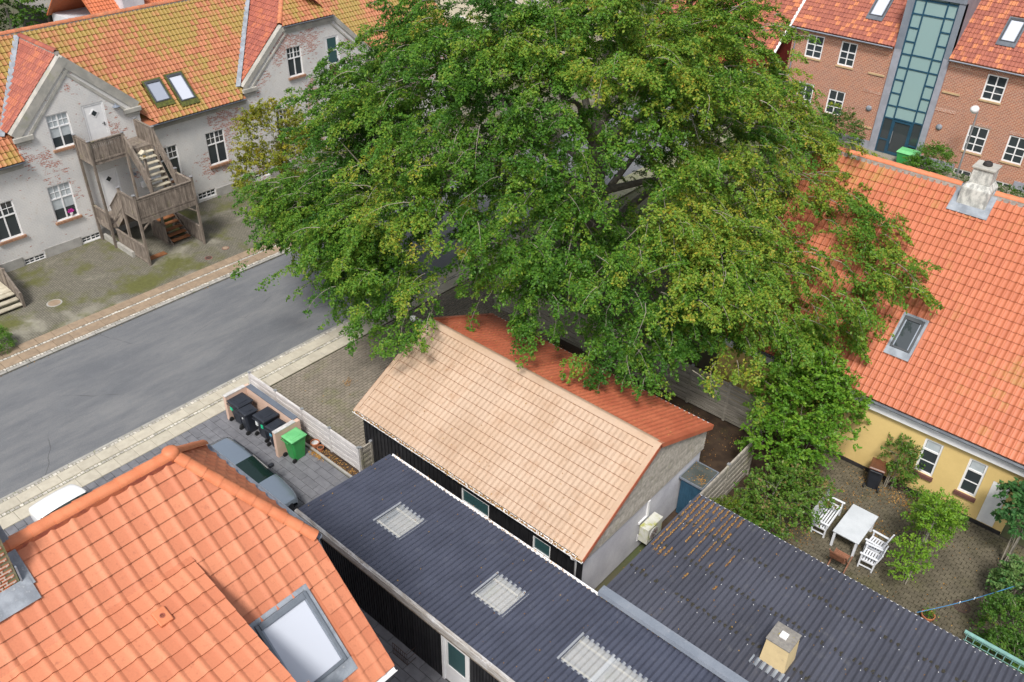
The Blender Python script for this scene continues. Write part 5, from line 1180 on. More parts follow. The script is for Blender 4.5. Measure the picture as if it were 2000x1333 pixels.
v, f = corr(10, .16, 7.2, .03, ''); vv = [(-81.0-b, 32.1+a*2.0, 2.62+c*1.2+.03*a) for a, b, c in v]; mesh_obj('roof', vv, f, 'lichen_top', ds, True)
mb = MB(); mb.box(-80.9, -80.75, 31.9, 32.05, 0, 2.6); mb.build('post', 'grey_wood', ds)
rr = thing('rear_house', 'house with orange roof and white dormer behind the white house ridge', 'house', (-70, 34, 0))
mb = MB(); mb.box(-76, -66, 30.4, 44, 0, 4.0); mb.build('wall', 'render_white', rr)
deck(rr, [(-66, 30.0, 3.9), (-66, 44, 3.9), (-71, 44, 8.2), (-71, 30.0, 8.2)], 'tile_far'); deck(rr, [(-76, 30.0, 3.9), (-76, 44, 3.9), (-71, 44, 8.2), (-71, 30.0, 8.2)], 'tile_far')
rS = Vector((-5, 0, 4.3)); roof_tiles(rr, 'roof_tile', (-66, 30.0, 3.95), (0,1,0), rS, 14, rS.length, .25, .35, 'tile_far', .045, limit=60, holes=[(2.2, 4.0, 2.6, 5.2)])
mb = MB(); mb.box(-69.8, -67.0, 32.2, 33.9, 4.5, 6.6); mb.build('dormer', 'render_white', rr)
mb = MB(); mb.prism([(-66.9, 32.0, 6.55), (-66.9, 34.1, 6.55), (-66.9, 33.05, 7.6)], (-3.6,0,0)); mb.build('dormer_roof', 'tile_far', rr)

# ------------------------------------------------------------------ fences
def slat_fence(label, x0, x1, y, h, posts, mat, n, side=-1, z0=.06, along='x', cap=False, name='slat_fence'):
    f = thing(name, label, 'fence', ((x0+x1)/2, y, 0) if along == 'x' else (y, (x0+x1)/2, 0))
    sh = (h-z0)/n
    P = (lambda a, b, z: (a, y+b, z)) if along == 'x' else (lambda a, b, z: (y+b, a, z))
    def bx(mb, a0, a1, b0, b1, z0, z1):
        p, q = P(a0, b0, z0), P(a1, b1, z1); mb.box(min(p[0],q[0]), max(p[0],q[0]), min(p[1],q[1]), max(p[1],q[1]), z0, z1)
    for a in posts:
        mb = MB(); bx(mb, a-.05, a+.05, -.05, .05, 0, h+.07); p = bev(mb.build('post', mat, f), .006)
        q = MB(); bx(q, a-.058, a+.058, -.058, .058, h+.072, h+.10); q.build('post_cap', 'steel', p)
    for a, b in zip(posts, posts[1:]):
        for k in range(n):
            mb = MB(); s = .008 if k % 2 else -.008; bx(mb, a+.052, b-.052, side*.02+s-.010, side*.02+s+.010, z0+k*sh, z0+(k+.86)*sh); mb.build('slat', mat, f)
        mb = MB(); bx(mb, (a+b)/2-.025, (a+b)/2+.025, side*-.012, side*-.040, z0, h-.02); mb.build('batten', mat, f)
        mb = MB(); bx(mb, a+.052, b-.052, -.03, .03, h+.002, h+.03); mb.build('top_rail', mat, f)
    return f
slat_fence('low pale slatted fence between bins and cobbled drive', -26.84, -19.96, 14.72, 1.13, [-26.84, -25.06, -23.33, -21.64, -19.96], 'fence_white', 9)
slat_fence('short pale slatted fence return meeting the black garage wall', 14.80, 15.33, -19.93, 1.10, [14.80, 15.30], 'fence_grey', 9, 1, along='y')
slat_fence('tall grey slatted fence behind the garage under the tree', -24.0, -9.6, 26.85, 1.85, [-24.0, -22.2, -20.4, -18.55, -16.73, -14.9, -13.06, -11.3, -9.6], 'fence_grey', 14)
slat_fence('mossy grey slatted fence beside the blue storage box', 20.1, 24.6, -8.98, 1.78, [20.1, 22.65, 24.6], 'fence_grey', 12, 1, along='y')
# ------------------------------------------------------------------ bin store, bins
be = thing('bin_enclosure', 'low pinkish rendered wall with dark coping around the wheelie bins', 'wall', (-24.55, 13.7, 0))
mb = MB(); mb.box(-26.30, -22.86, 14.08, 14.26, 0, 1.18); mb.build('back_wall', 'pink_wall', be)
mb = MB(); mb.box(-26.12, -23.04, 14.06, 14.30, 1.182, 1.225); mb.build('coping', 'coping', be)
for x in (-26.30, -23.03):
    mb = MB(); mb.box(x, x+.17, 13.10, 14.078, 0, 1.20); mb.build('end_wall', 'pink_wall', be)
    mb = MB(); mb.box(x-.008, x+.178, 13.09, 14.055, 1.202, 1.23); mb.build('end_coping', 'coping_pale', be)
def bin_(label, cx, cy, w, d, h, body, lid, rz=0.0, group='wheelie bins', stick=(), name='wheelie_bin'):
    """two-wheeled bin; hinge and wheels towards local -Y"""
    t = thing(name, label, 'bin', (0,0,0), group); V, Fc = [], []
    prof = [(.0, .76), (.10, .80), (h*.86, .97), (h*.90, .98), (h*.905, 1.06), (h*.945, 1.06)]
    mb = MB(); n = len(prof); c = .07
    for z, s in prof:
        a, b = w/2*s, d/2*(s if z > .3 else s*.92)
        V += [(-a+c, -b, z), (a-c, -b, z), (a, -b+c, z), (a, b-c, z), (a-c, b, z), (-a+c, b, z), (-a, b-c, z), (-a, -b+c, z)]
    for i in range(n-1):
        for j in range(8): Fc.append((i*8+j, i*8+(j+1)%8, i*8+8+(j+1)%8, i*8+8+j))
    Fc.append(tuple(range(8))[::-1]); mb.add(V, Fc); mb.build('body', body, t)
    a, b = w/2*1.08, d/2*1.06; lz = h*.95
    mb = MB(); mb.add([(-a,-b,lz),(a,-b,lz),(a,b,lz),(-a,b,lz),(-a,-b,lz+.03),(a,-b,lz+.03),(a,b,lz+.03),(-a,b,lz+.03),(-a*.82,-b*.86,lz+.075),(a*.82,-b*.86,lz+.075),(a*.82,b*.80,lz+.06),(-a*.82,b*.80,lz+.06)],
                      [(3,2,1,0),(0,1,5,4),(1,2,6,5),(2,3,7,6),(3,0,4,7),(4,5,9,8),(5,6,10,9),(6,7,11,10),(7,4,8,11),(8,9,10,11)])
    l = bev(mb.build('lid', lid, t), .014)
    q = MB(); q.box(-a*.55, a*.55, -b*.5, b*.45, lz+.062, lz+.082); bev(q.build('lid_panel', lid, l), .008)
    mb = MB(); mb.tube([(-w*.36, -b-.02, lz-.02), (-w*.36, -b-.08, lz+.0), (w*.36, -b-.08, lz+.0), (w*.36, -b-.02, lz-.02)], .016, 8); mb.build('handle', body, t)
    for s in (-1, 1):
        mb = MB(); mb.lathe([(.02, -.028), (.085, -.028), (.10, -.02), (.10, .02), (.085, .028), (.02, .028)], (s*(w/2-.02), -d/2*.86-.03, .10), 16, 0, (1,0,0)); k = mb.build('wheel', 'rubber', t)
    for (m, u, z, sx, sz) in stick:
        q = MB(); q.box(u-sx/2, u+sx/2, -d/2*.965-.012, -d/2*.90, z-sz/2, z+sz/2); q.build('sticker', m, t)
    t.location = (cx, cy, .002); t.rotation_euler = (0, 0, rz); return t
bin_('wide black wheelie bin with green sticker in enclosure corner by the pavement', -25.74, 13.50, .72, .72, 1.06, 'bin_black', 'bin_black', .03, stick=[('sticker_green', -.18, .72, .14, .14)])
bin_('narrow black wheelie bin with one white mark, second from the pavement', -25.06, 13.38, .52, .58, 1.02, 'bin_black', 'bin_black', -.05, stick=[('sticker_white', .0, .72, .06, .06)])
bin_('wide black wheelie bin with white and green stickers, third from the pavement', -24.26, 13.66, .68, .72, 1.06, 'bin_black', 'bin_black', .02, stick=[('sticker_white', -.18, .70, .14, .2), ('sticker_green', .16, .72, .12, .16)])
bin_('narrow black wheelie bin with blue sticker against enclosure end wall', -23.46, 13.58, .54, .66, 1.02, 'bin_black', 'bin_black', .04, stick=[('sticker_blue', -.02, .70, .12, .12)])
bin_('green wheelie bin with light green lid outside the enclosure', -22.46, 13.66, .62, .70, 1.05, 'bin_green', 'bin_lid_green', .02)
bin_('black wheelie bin with brown lid beside the yellow wall', -5.15, 27.35, .56, .66, 1.02, 'bin_black', 'bin_brown', .15)
gc = thing('waste_container', 'green lidded waste container in front of the glass stair tower', 'container', (-15.9, 58.9, 0))
mb = MB(); frustum(mb, -15.85, 58.95, .08, .85, .52, .34, .64, .44); mb.build('body', 'bin_green', gc)
mb = MB(); frustum(mb, -15.85, 58.95, .852, 1.02, .70, .50, .60, .30); bev(mb.build('lid', 'bin_lid_green', gc), .02)
mb = MB(); mb.box(-15.6, -15.42, 58.95-.46, 58.95-.42, .5, .66); mb.build('label_plate', 'sticker_white', gc)
for sx in (-.42, .42):
    for sy in (-.25, .25): mb = MB(); mb.lathe([(.02,-.03),(.08,-.03),(.08,.03),(.02,.03)], (-15.85+sx, 58.95+sy, .08), 10, 0, (1,0,0)); mb.build('wheel', 'rubber', gc)
# kerb strip, planting bed, pots
o = MB(); o.box(-22.85, -19.4, 14.24, 14.33, -.1, .05); tag(o.build('bed_edging', 'kerb', base=(-21.1, 14.28, 0)), 'concrete edging strip along the leafy bed by the low fence', 'edging')
sheet('planting_bed', -22.9, -19.4, 14.33, 14.80, -.012, 'soil')
def pot(label, c, r, h, mat='terracotta', soil='soil'):
    t = thing('flower_pot', label, 'pot', c); mb = MB(); mb.lathe([(r*.72, 0), (r, h*.8), (r*1.08, h*.8), (r*1.08, h), (r*.92, h), (r*.88, h*.75)], c, 18); mb.build('pot', mat, t)
    mb = MB(); mb.lathe([(r*.86, h*.76), (r*.86, h*.80)], c, 18); mb.build('filling', soil, t); return t
pot('larger terracotta pot holding a white pot beside low fence', (-22.35, 14.46, 0), .17, .24, soil='coping_pale')
pot('smaller empty terracotta pot beside low fence', (-22.02, 14.46, 0), .13, .18)
pp = pot('terracotta pot with small green plant at the patio roof edge', (-1.37, 22.5, 0), .20, .24)

# ------------------------------------------------------------------ cars
def car(label, cx, cy, yaw, L_, W_, H_, paintm, hood=.98, suv=True, plate=True):
    """lofted car body; local +X is the nose"""
    t = thing('parked_car', label, 'car', (0,0,0)); hl = L_/2
    # stations: x, sill z, belt z, roof z (None = no cabin), half width, roof half width
    st_ = [(-hl, .45, .92, None, .80, 0), (-hl+.06, .32, 1.00, None, .90, 0), (-hl+.22, .26, 1.05, 1.22, .95, .72), (-hl+.65, .24, 1.05, H_-.05, .98, .74), (-hl+1.2, .22, 1.04, H_, 1.0, .76), (-.45, .22, 1.02, H_, 1.01, .76),
           (-.10, .22, 1.01, H_-.06, 1.01, .75), (.55, .22, 1.0, 1.20, 1.01, .78), (.88, .23, hood+.06, None, 1.01, 0), (1.25, .23, hood+.05, None, 1.0, 0), (hl-.62, .24, hood-.0, None, .98, 0), (hl-.26, .26, hood-.08, None, .94, 0), (hl-.06, .32, .80, None, .86, 0), (hl, .42, .66, None, .78, 0)]
    hw = W_/2; secs = []
    for x, s, b, r, wf, rf in st_:
        w = hw*wf; top = r if r else b
        if r: pts = [(0, s), (w*.88, s), (w*.98, s+.16), (w, .62), (w*.975, b-.05), (w*.955, b), (hw*rf*1.06, r-.10), (hw*rf*.93, r-.02), (hw*rf*.5, r), (0, r+.012)]
        else: pts = [(0, s), (w*.88, s), (w*.98, s+.12), (w, min(.60, b-.12)), (w*.975, b-.07), (w*.93, b-.02), (w*.75, b+.01), (w*.5, b+.025), (w*.25, b+.032), (0, b+.035)]
        secs.append((x, pts))
    np_ = 10; groups = {}
    def put(g, q): groups.setdefault(g, []).append(q)
    for i in range(len(secs)-1):
        ra, rb = st_[i][3], st_[i+1][3]
        for j in range(np_-1):
            for s in (-1, 1):
                A = (secs[i][0], s*secs[i][1][j][0], secs[i][1][j][1]); B = (secs[i+1][0], s*secs[i+1][1][j][0], secs[i+1][1][j][1])
                C = (secs[i+1][0], s*secs[i+1][1][j+1][0], secs[i+1][1][j+1][1]); D = (secs[i][0], s*secs[i][1][j+1][0], secs[i][1][j+1][1])
                q = [A, B, C, D] if s > 0 else [D, C, B, A]
                q = q[::-1]
                g = 'body'
                if ra and rb and j == 5: g = 'side_window'
                elif bool(ra) != bool(rb) and j >= 5: g = 'windscreen' if i > 5 else 'rear_window'
                elif ra and rb and i == 6 and j >= 6: g = 'windscreen'
                elif ra and rb and i == 2 and j >= 6: g = 'rear_window'
                put(g, q)
    for g, qs in groups.items():
        mb = MB()
        for q in qs: mb.add(q, [(0,1,2,3)])
        bm = bmesh.new(); vs = [bm.verts.new(v) for v in mb.v]
        for f in mb.f: bm.faces.new([vs[k] for k in f])
        bmesh.ops.remove_doubles(bm, verts=bm.verts, dist=.002); bmesh.ops.recalc_face_normals(bm, faces=bm.faces)
        me = bpy.data.meshes.new(g); bm.to_mesh(me); bm.free(); me.polygons.foreach_set('use_smooth', [True]*len(me.polygons))
        me.materials.append(MATS[paintm if g == 'body' else 'car_glass']); o = bpy.data.objects.new(g, me); COL.objects.link(o); o.parent = t; o['_org'] = (0,0,0)
        if g == 'body':
            ss = o.modifiers.new('s', 'SUBSURF'); ss.levels = ss.render_levels = 2
            sol_ = None
        body_ = o
    t2 = []
    for sx in (hl-.92, -hl+.88):
        for s in (-1, 1):
            mb = MB(); mb.lathe([(.20, -.10), (.33, -.10), (.345, -.06), (.345, .06), (.33, .10), (.20, .10)], (sx, s*(hw-.11), .345), 24, 0, (0,1,0)); w = mb.build('wheel', 'rubber', t)
            q = MB(); q.lathe([(.03, -.105), (.21, -.09), (.21, .09), (.03, .105)], (sx, s*(hw-.11), .345), 20, 0, (0,1,0)); q.build('rim', 'steel', w)
    for s in (-1, 1):
        mb = MB(); mb.obox((hl-.34, s*hw*.74, hood-.165), (.15,-s*.06,-.03), (.03*s,.12,0), (0,0,.045)); bev(mb.build('headlight', 'lamp_glass', t), .02)
        mb = MB(); mb.obox((-hl+.06, s*hw*.78, .88), (.05,0,0), (0,.12,0), (0,0,.07)); bev(mb.build('tail_light', 'red_flower', t), .02)
        mb = MB(); mb.obox((.46, s*(hw+.07), 1.08), (.07,0,0), (0,.10,0), (0,0,.065)); m = bev(mb.build('mirror', 'car_black', t), .03, 3)
        mb = MB(); mb.bar((-.5, s*hw*.72, H_+.01), (-hl+1.0, s*hw*.72, H_-.01), .03, .03); mb.build('roof_rail', 'car_black', t)
    for s in (-1, 1):
        mb = MB(); mb.tube([(.90, s*hw*.90, 1.05), (.55, s*hw*.87, 1.13), (-.10, s*hw*.73, H_-.08), (-.5, s*hw*.71, H_-.01)], .03, 8); mb.build('pillar', 'car_black', t)
    mb = MB(); mb.obox((hl-.03, 0, .62), (.05,0,0), (0,hw*.56,0), (-.02,0,.10)); bev(mb.build('grille', 'car_black', t), .02)
    mb = MB(); mb.obox((hl-.02, 0, .42), (.06,0,0), (0,hw*.72,0), (0,0,.08)); bev(mb.build('bumper', 'car_black', t), .02)
    mb = MB(); mb.box(-hl+.4, hl-.4, -hw*.8, hw*.8, .20, .40); mb.build('underbody', 'rubber', t)
    for s in (-.3, .3): mb = MB(); mb.tube([(.82, s*hw*1.0-.25, hood+.10), (.80, s*hw*1.0+.25, hood+.11)], .012, 6); mb.build('wiper', 'rubber', t)
    t.location = (cx, cy, .004); t.rotation_euler = (0,0,yaw); return t
car('silver car with black trim parked between bins and orange house', -22.1, 11.05, 0.02, 4.5, 1.84, 1.55, 'car_silver')
car('white car parked with its bonnet towards the road', -24.35, 6.15, math.pi+.06, 4.2, 1.80, 1.50, 'car_white', hood=1.02)

# ------------------------------------------------------------------ patio furniture
tb = thing('garden_table', 'rectangular pale grey-white garden table on the patio', 'table', (-4.64, 24.2, 0))
mb = MB(); mb.box(-5.10, -4.17, 23.33, 25.06, .70, .735); bev(mb.build('table_top', 'table_grey', tb), .01)
for x in (-5.02, -4.25):
    for y in (23.41, 24.98): mb = MB(); mb.box(x-.04, x+.04, y-.04, y+.04, 0, .62); mb.build('leg', 'garden_white', tb)
mb = MB(); mb.box(-5.04, -4.23, 23.40, 23.43, .62, .698); mb.box(-5.04, -4.23, 24.96, 24.99, .62, .698); mb.box(-5.04, -5.01, 23.43, 24.96, .62, .697); mb.box(-4.26, -4.23, 23.43, 24.96, .62, .697); mb.each('apron', 'garden_white', tb)
def garden_seat(name, label, cat, cx, cy, rz, w, nslat, vert=True):
    """slatted seat; local +X is the front"""
    t = thing(name, label, cat, (0,0,0)); d = .50
    for s in (-1, 1):
        mb = MB(); mb.box(d/2-.05, d/2, s*(w/2)-.03, s*(w/2)+.03, 0, .62); mb.build('leg', 'garden_white', t)
        mb = MB(); mb.bar((-d/2+.02, s*w/2, 0), (-d/2-.0, s*w/2, .42), .06, .05, (1,0,0)); mb.bar((-d/2, s*w/2, .40), (-d/2-.14, s*w/2, .92), .06, .05, (1,0,0)); mb.build('leg', 'garden_white', t)
        mb = MB(); mb.box(-d/2-.06, d/2+.05, s*(w/2)-.04, s*(w/2)+.04, .622, .655); bev(mb.build('armrest', 'garden_white', t), .01)
        mb = MB(); mb.box(-d/2, d/2-.05, s*(w/2)-.02, s*(w/2)+.02, .34, .40); mb.box(-d/2, d/2-.05, s*(w/2)-.015, s*(w/2)+.015, .10, .14); mb.each('side_rail', 'garden_white', t)
    for k in range(nslat):
        x = d/2-.035-k*(d-.04)/(nslat-1)*.98; mb = MB(); mb.box(x-.028, x+.028, -w/2+.005, w/2-.005, .402, .424); mb.build('seat_slat', 'garden_white', t)
    mb = MB(); mb.box(d/2-.03, d/2-.002, -w/2+.03, w/2-.03, .33, .40); mb.build('front_rail', 'garden_white', t)
    for z, x in ((.50, -d/2-.035), (.90, -d/2-.135)): mb = MB(); mb.box(x-.015, x+.015, -w/2+.03, w/2-.03, z-.035, z+.035); mb.build('back_rail', 'garden_white', t)
    k = int(w/.085)
    for i in range(k):
        y = -w/2+.06+(w-.12)*i/(k-1); mb = MB(); mb.bar((-d/2-.035, y, .50), (-d/2-.135, y, .90), .05, .016, (1,0,0)); mb.build('back_slat', 'garden_white', t)
    t.location = (cx, cy, 0); t.rotation_euler = (0,0,rz); return t
garden_seat('garden_bench', 'white slatted two-seat bench against the shrubs by the table', 'bench', -5.62, 24.25, .03, 1.42, 6)
garden_seat('garden_chair', 'white slatted armchair at the table, nearer the yellow wall', 'chair', -3.80, 24.10, math.pi-.05, .56, 6)
garden_seat('garden_chair', 'white slatted armchair at the table, nearer the dark roof edge', 'chair', -3.72, 23.42, math.pi+.06, .56, 6)
fc_ = thing('folding_chair', 'brown wooden folding chair at the end of the table', 'chair', (-4.45, 22.55, 0))
for k in range(7):
    mb = MB(); y = 22.38+k*.062; mb.box(-4.66, -4.24, y, y+.045, .44-.01*k*.2, .458-.01*k*.2); mb.build('seat_slat', 'teak', fc_)
for k in range(6):
    mb = MB(); z = .56+k*.06; y = 22.30-.05*k*.55; mb.obox((-4.45, y, z), (.21,0,0), (0,.008,0), (0,0,.024)); mb.build('back_slat', 'teak', fc_)
for x in (-4.68, -4.22):
    mb = MB(); mb.bar((x, 22.82, 0), (x, 22.16, .92), .03, .035, (1,0,0)); mb.build('leg', 'teak', fc_)
    mb = MB(); mb.bar((x+.03, 22.30, 0), (x+.03, 22.82, .45), .03, .035, (1,0,0)); mb.build('leg', 'teak', fc_)
fc_.scale = (1.2, 1.2, 1.2)
ob = MB(); pts = [Vector((-1.9, 22.3, 1.5)).lerp(Vector((.55, 26.4, 1.5)), i/12)+Vector((0,0,-.12*math.sin(math.pi*i/12))) for i in range(13)]
PX = [Vector((-1.72, 22.65, 0)), Vector((.37, 25.92, 0))]
ob.tube([(-1.62+2.05*i/14, 21.2+3.3*i/14+.0, 1.35-.10*math.sin(math.pi*i/14)) for i in range(15)], .012, 6)
cl_ = thing('clothes_line', 'blue washing line stretched over the patio', 'washing line', (-.6, 22.8, 0)); ob.build('line', 'rope', cl_)
for i in (6, 8):
    mb = MB(); c = Vector((-1.62+2.05*i/14, 21.2+3.3*i/14, 1.27)); mb.box(c.x-.012, c.x+.012, c.y-.02, c.y+.02, c.z-.05, c.z+.03); mb.build('clothes_peg', 'frame_white', cl_)
for c in ((-1.62, 21.2), (.43, 24.5)):
    mb = MB(); mb.tube([(c[0], c[1], 0), (c[0], c[1], 1.38)], .03, 8); mb.build('line_post', 'grey_wood', cl_)
tr = thing('trellis', 'pale green lattice trellis above the dark roof edge', 'trellis', (.7, 20.2, 2.0))
for i in range(9):
    mb = MB(); x = -.15+i*.2; mb.box(x-.012, x+.012, 20.10, 20.12, 1.4, 2.75); mb.build('lath', 'trellis', tr)
for i in range(7):
    mb = MB(); z = 1.45+i*.2; mb.box(-.2, 1.5, 20.121, 20.135, z-.012, z+.012); mb.build('lath', 'trellis', tr)
mb = MB(); mb.box(-.25, 1.6, 20.06, 20.16, 2.752, 2.80); mb.build('top_rail', 'trellis', tr)
# heat pump, storage box, lamp post, stake, basket
hp = thing('heat_pump', 'mossy off-white heat pump unit on the white garage gable wall', 'heat pump', (-9.72, 18.95, .8))
mb = MB(); mb.box(-9.92, -9.56, 18.50, 19.40, .62, 1.30); bev(mb.build('casing', 'heatpump', hp), .015)
mb = MB(); mb.lathe([(.24, 0), (.24, .02), (.21, .022), (.05, .03)], (-9.56, 18.85, .95), 24, 0, (1,0,0)); gr = mb.build('fan_grille', 'coping_pale', hp)
for k in range(12):
    a = k*math.pi/6; q = MB(); q.bar((-9.527, 18.85+.05*math.cos(a), .95+.05*math.sin(a)), (-9.527, 18.85+.23*math.cos(a), .95+.23*math.sin(a)), .012, .012, (1,0,0)); q.build('grille_bar', 'iron', gr)
for y in (18.62, 19.28): mb = MB(); mb.box(-10.0, -9.6, y-.02, y+.02, .56, .618); mb.box(-10.015, -9.98, y-.02, y+.02, .40, .70); mb.each('bracket', 'frame_white', hp)
sb = thing('storage_box', 'dark blue storage box with leaf-strewn flat lid behind the garage', 'storage box', (-9.5, 21.55, 0))
mb = MB(); mb.box(-9.93, -9.12, 21.06, 22.05, 0, 1.72); mb.build('body', 'blue_box', sb)
for k in range(8): q = MB(); q.box(-9.90+k*.1, -9.85+k*.1, 21.045, 21.06, .05, 1.7); q.build('rib', 'blue_box', sb)
mb = MB(); mb.box(-9.97, -9.08, 21.01, 22.09, 1.722, 1.76); mb.build('lid', 'box_lid', sb)
mb = MB(); mb.box(-10.0, -9.971, 20.98, 22.12, 1.70, 1.785); mb.box(-9.079, -9.05, 20.98, 22.12, 1.70, 1.785); mb.box(-9.97, -9.08, 20.98, 21.009, 1.70, 1.784); mb.box(-9.97, -9.08, 22.091, 22.12, 1.70, 1.784); mb.each('lid_rim', 'zinc', sb)
o = MB(); o.bar((-9.55, 16.9, 0), (-9.45, 16.8, .75), .07, .05); tag(o.build('stake', 'grey_wood', base=(-9.5, 16.9, 0)), 'short weathered wooden stake between garage and annex', 'stake')
lp = thing('street_lamp', 'slim grey street lamp with white head before the brick building', 'street lamp', (-12.41, 58.24, 0))
mb = MB(); mb.tube([(-12.41, 58.24, 0), (-12.41, 58.24, 1.2), (-12.41, 58.24, 4.7)], [.075, .06, .045], 10); mb.build('pole', 'steel', lp)
mb = MB(); mb.lathe([(.06, 0), (.20, .10), (.27, .30), (.22, .42), (.06, .50)], (-12.52, 58.1, 4.62), 16, 0, (-.25, -.3, 1)); mb.build('lamp_head', 'trim_white', lp, True)
bk = thing('wire_stand', 'rusty wire boot rack by the black carport wall', 'rack', (-12.75, 10.2, 0))
for i in range(8):
    mb = MB(); x = -13.1+i*.09; mb.tube([(x, 10.15, .02), (x, 10.15, .55)], .008, 5); mb.build('wire', 'iron', bk)
for z in (.05, .3, .55): mb = MB(); mb.tube([(-13.1, 10.15, z), (-12.47, 10.15, z), (-12.47, 10.5, z)], .012, 6); mb.build('frame', 'iron', bk)

# ------------------------------------------------------------------ vegetation
def curve_pts(p, d, ln, droop, n=6, wig=.08):
    p, d = np.array(p, float), np.array(d, float); out_ = [p.copy()]; st = ln/n
    for i in range(n):
        d = d + np.array([0,0,-droop/n]) + RNG.normal(size=3)*wig; d /= np.linalg.norm(d); p = p + d*st; out_.append(p.copy())
    return out_
def spray(P0, D, ln, droop, nleaf, acc, tw, leaf=.085, tone=.5, spread=.55, bare=.15, wood=True):
    """one drooping leafy spray: a curved twig with side twigs and leaves lying along them"""
    pts = curve_pts(P0, D, ln, droop, 6, .10); P = np.array(pts)
    if wood: tw.append((pts, .017))
    d0 = P[-1]-P[0]; side = np.cross(d0, [0,0,1.0]); side /= np.linalg.norm(side)+1e-6
    nt_ = max(4, nleaf//9); t = RNG.uniform(bare, 1.0, nt_); idx = np.clip((t*6).astype(int), 0, 5); fr = t*6-idx
    B = P[idx]*(1-fr[:,None])+P[idx+1]*fr[:,None]; T = P[idx+1]-P[idx]; T /= np.linalg.norm(T, axis=1, keepdims=True)
    sg = RNG.choice([-1,1], nt_); L_ = spread*(1.15-t)*RNG.uniform(.6, 1.2, nt_)+.10
    tdv = T*.75+side[None]*sg[:,None]*.85+RNG.normal(size=(nt_,3))*.16+np.array([0,0,-.18]); tdv /= np.linalg.norm(tdv, axis=1, keepdims=True)
    k = int(math.ceil(nleaf/nt_)); q = RNG.uniform(0.1, 1.0, (nt_, k))
    C = B[:,None]+tdv[:,None]*(L_[:,None]*q)[...,None]+RNG.normal(size=(nt_,k,3))*.035 - (q**2*L_[:,None]*.25)[...,None]*np.array([0,0,1.0])
    A = tdv[:,None]+RNG.normal(size=(nt_,k,3))*.55; N_ = np.array([0,0,1.0])+RNG.normal(size=(nt_,k,3))*.42 + (d0/np.linalg.norm(d0))[None,None]*.25
    acc['P'].append(C.reshape(-1,3)); acc['A'].append(A.reshape(-1,3)); acc['N'].append(N_.reshape(-1,3))
    acc['s'].append(leaf*RNG.uniform(.65, 1.2, nt_*k)); acc['t'].append(np.clip(tone+RNG.normal(size=nt_*k)*.13, 0, 1))
def twigs_mesh(name, tw, mat, parent, n=4):
    mb = MB()
    for pts, r in tw: k = len(pts); mb.tube(pts, [r*(1-.8*i/(k-1)) for i in range(k)], n, cap=False)
    return mb.build(name, mat, parent, True)
def new_acc(): return dict(P=[], A=[], N=[], s=[], t=[])
def finish(acc, name, mat, parent, wr=.62):
    c = {k: np.concatenate(v) for k, v in acc.items()}
    return leaf_cloud(name, c['P'], c['A'], c['N'], c['s'], c['s']*wr, mat, parent, c['t'])
# --- the large beech
bt = thing('beech_tree', 'huge spreading beech with drooping green and yellowing branches beside the garage', 'tree', (-21, 29.8, 0))
TB = np.array([-21.0, 29.8, 0.0])
mb = MB(); mb.tube([TB+[0,0,-.2], TB+[0,0,.5], TB+[.05,0,1.5], TB+[.1,-.1,3.0], TB+[.1,-.1,5.0], TB+[.2,-.1,8], TB+[.2,.1,11.5], TB+[.3,.2,15]], [.95,.72,.60,.55,.48,.36,.22,.08], 14); mb.build('trunk', 'bark', bt, True)
CC = np.array([-20.3, 28.6, 7.6])
AZ_T = np.array([-180, -139.5, -115, -100, -75, -49.5, -25, 0, 20, 40.5, 65, 90, 135, 180.0])
LOW_T = np.array([9.6, 11.6, 11.8, 11.4, 9.6, 9.6, 11.0, 12.6, 13.4, 12.2, 11.5, 10.5, 10.0, 9.6]); HIGH_T = np.array([10.6, 11.7, 11.2, 10.0, 9.2, 9.0, 8.8, 8.6, 8.6, 8.8, 8.4, 8.6, 9.6, 10.6])
def crown_r(dv):
    """direction-dependent crown radius: lobes over the road, the yellow roof and the garage"""
    az = math.atan2(dv[1], dv[0]); a = math.degrees(az); k = min(1, max(0, (dv[2]-.02)/(.55 if a < -60 else .36))); k = k*k*(3-2*k)
    r = np.interp(a, AZ_T, LOW_T)*(1-k)+np.interp(a, AZ_T, HIGH_T)*k
    d = (az-R(-137)+math.pi) % (2*math.pi)-math.pi
    if dv[2] < .0: r += 2.8*math.exp(-(d/.20)**2)
    return float(r) + .45*math.sin(az*7+1.0)+.35*math.sin(az*13+dv[2]*7)
acc, tw, limbs = new_acc(), [], []
for i in range(26):
    az = 2*math.pi*i/26*2.0+random.uniform(-.25,.25); z0 = random.uniform(2.6, 9.5); el = random.uniform(.05, .75) + .05*z0
    d = np.array([math.cos(az)*math.cos(el), math.sin(az)*math.cos(el), math.sin(el)]); ln_ = (crown_r(d)*.86) * (1.0 if z0 < 6 else .8)
    pts = curve_pts(TB+[.1,0,z0], d, ln_, .55, 8, .07); limbs.append(pts)
    mb = MB(); mb.tube(pts, [.19*(1-.85*k/8)+.02 for k in range(9)], 8, cap=False); mb.build('limb', 'bark', bt, True)
LP = np.array([p for l in limbs for p in l[2:]])
nb = 0
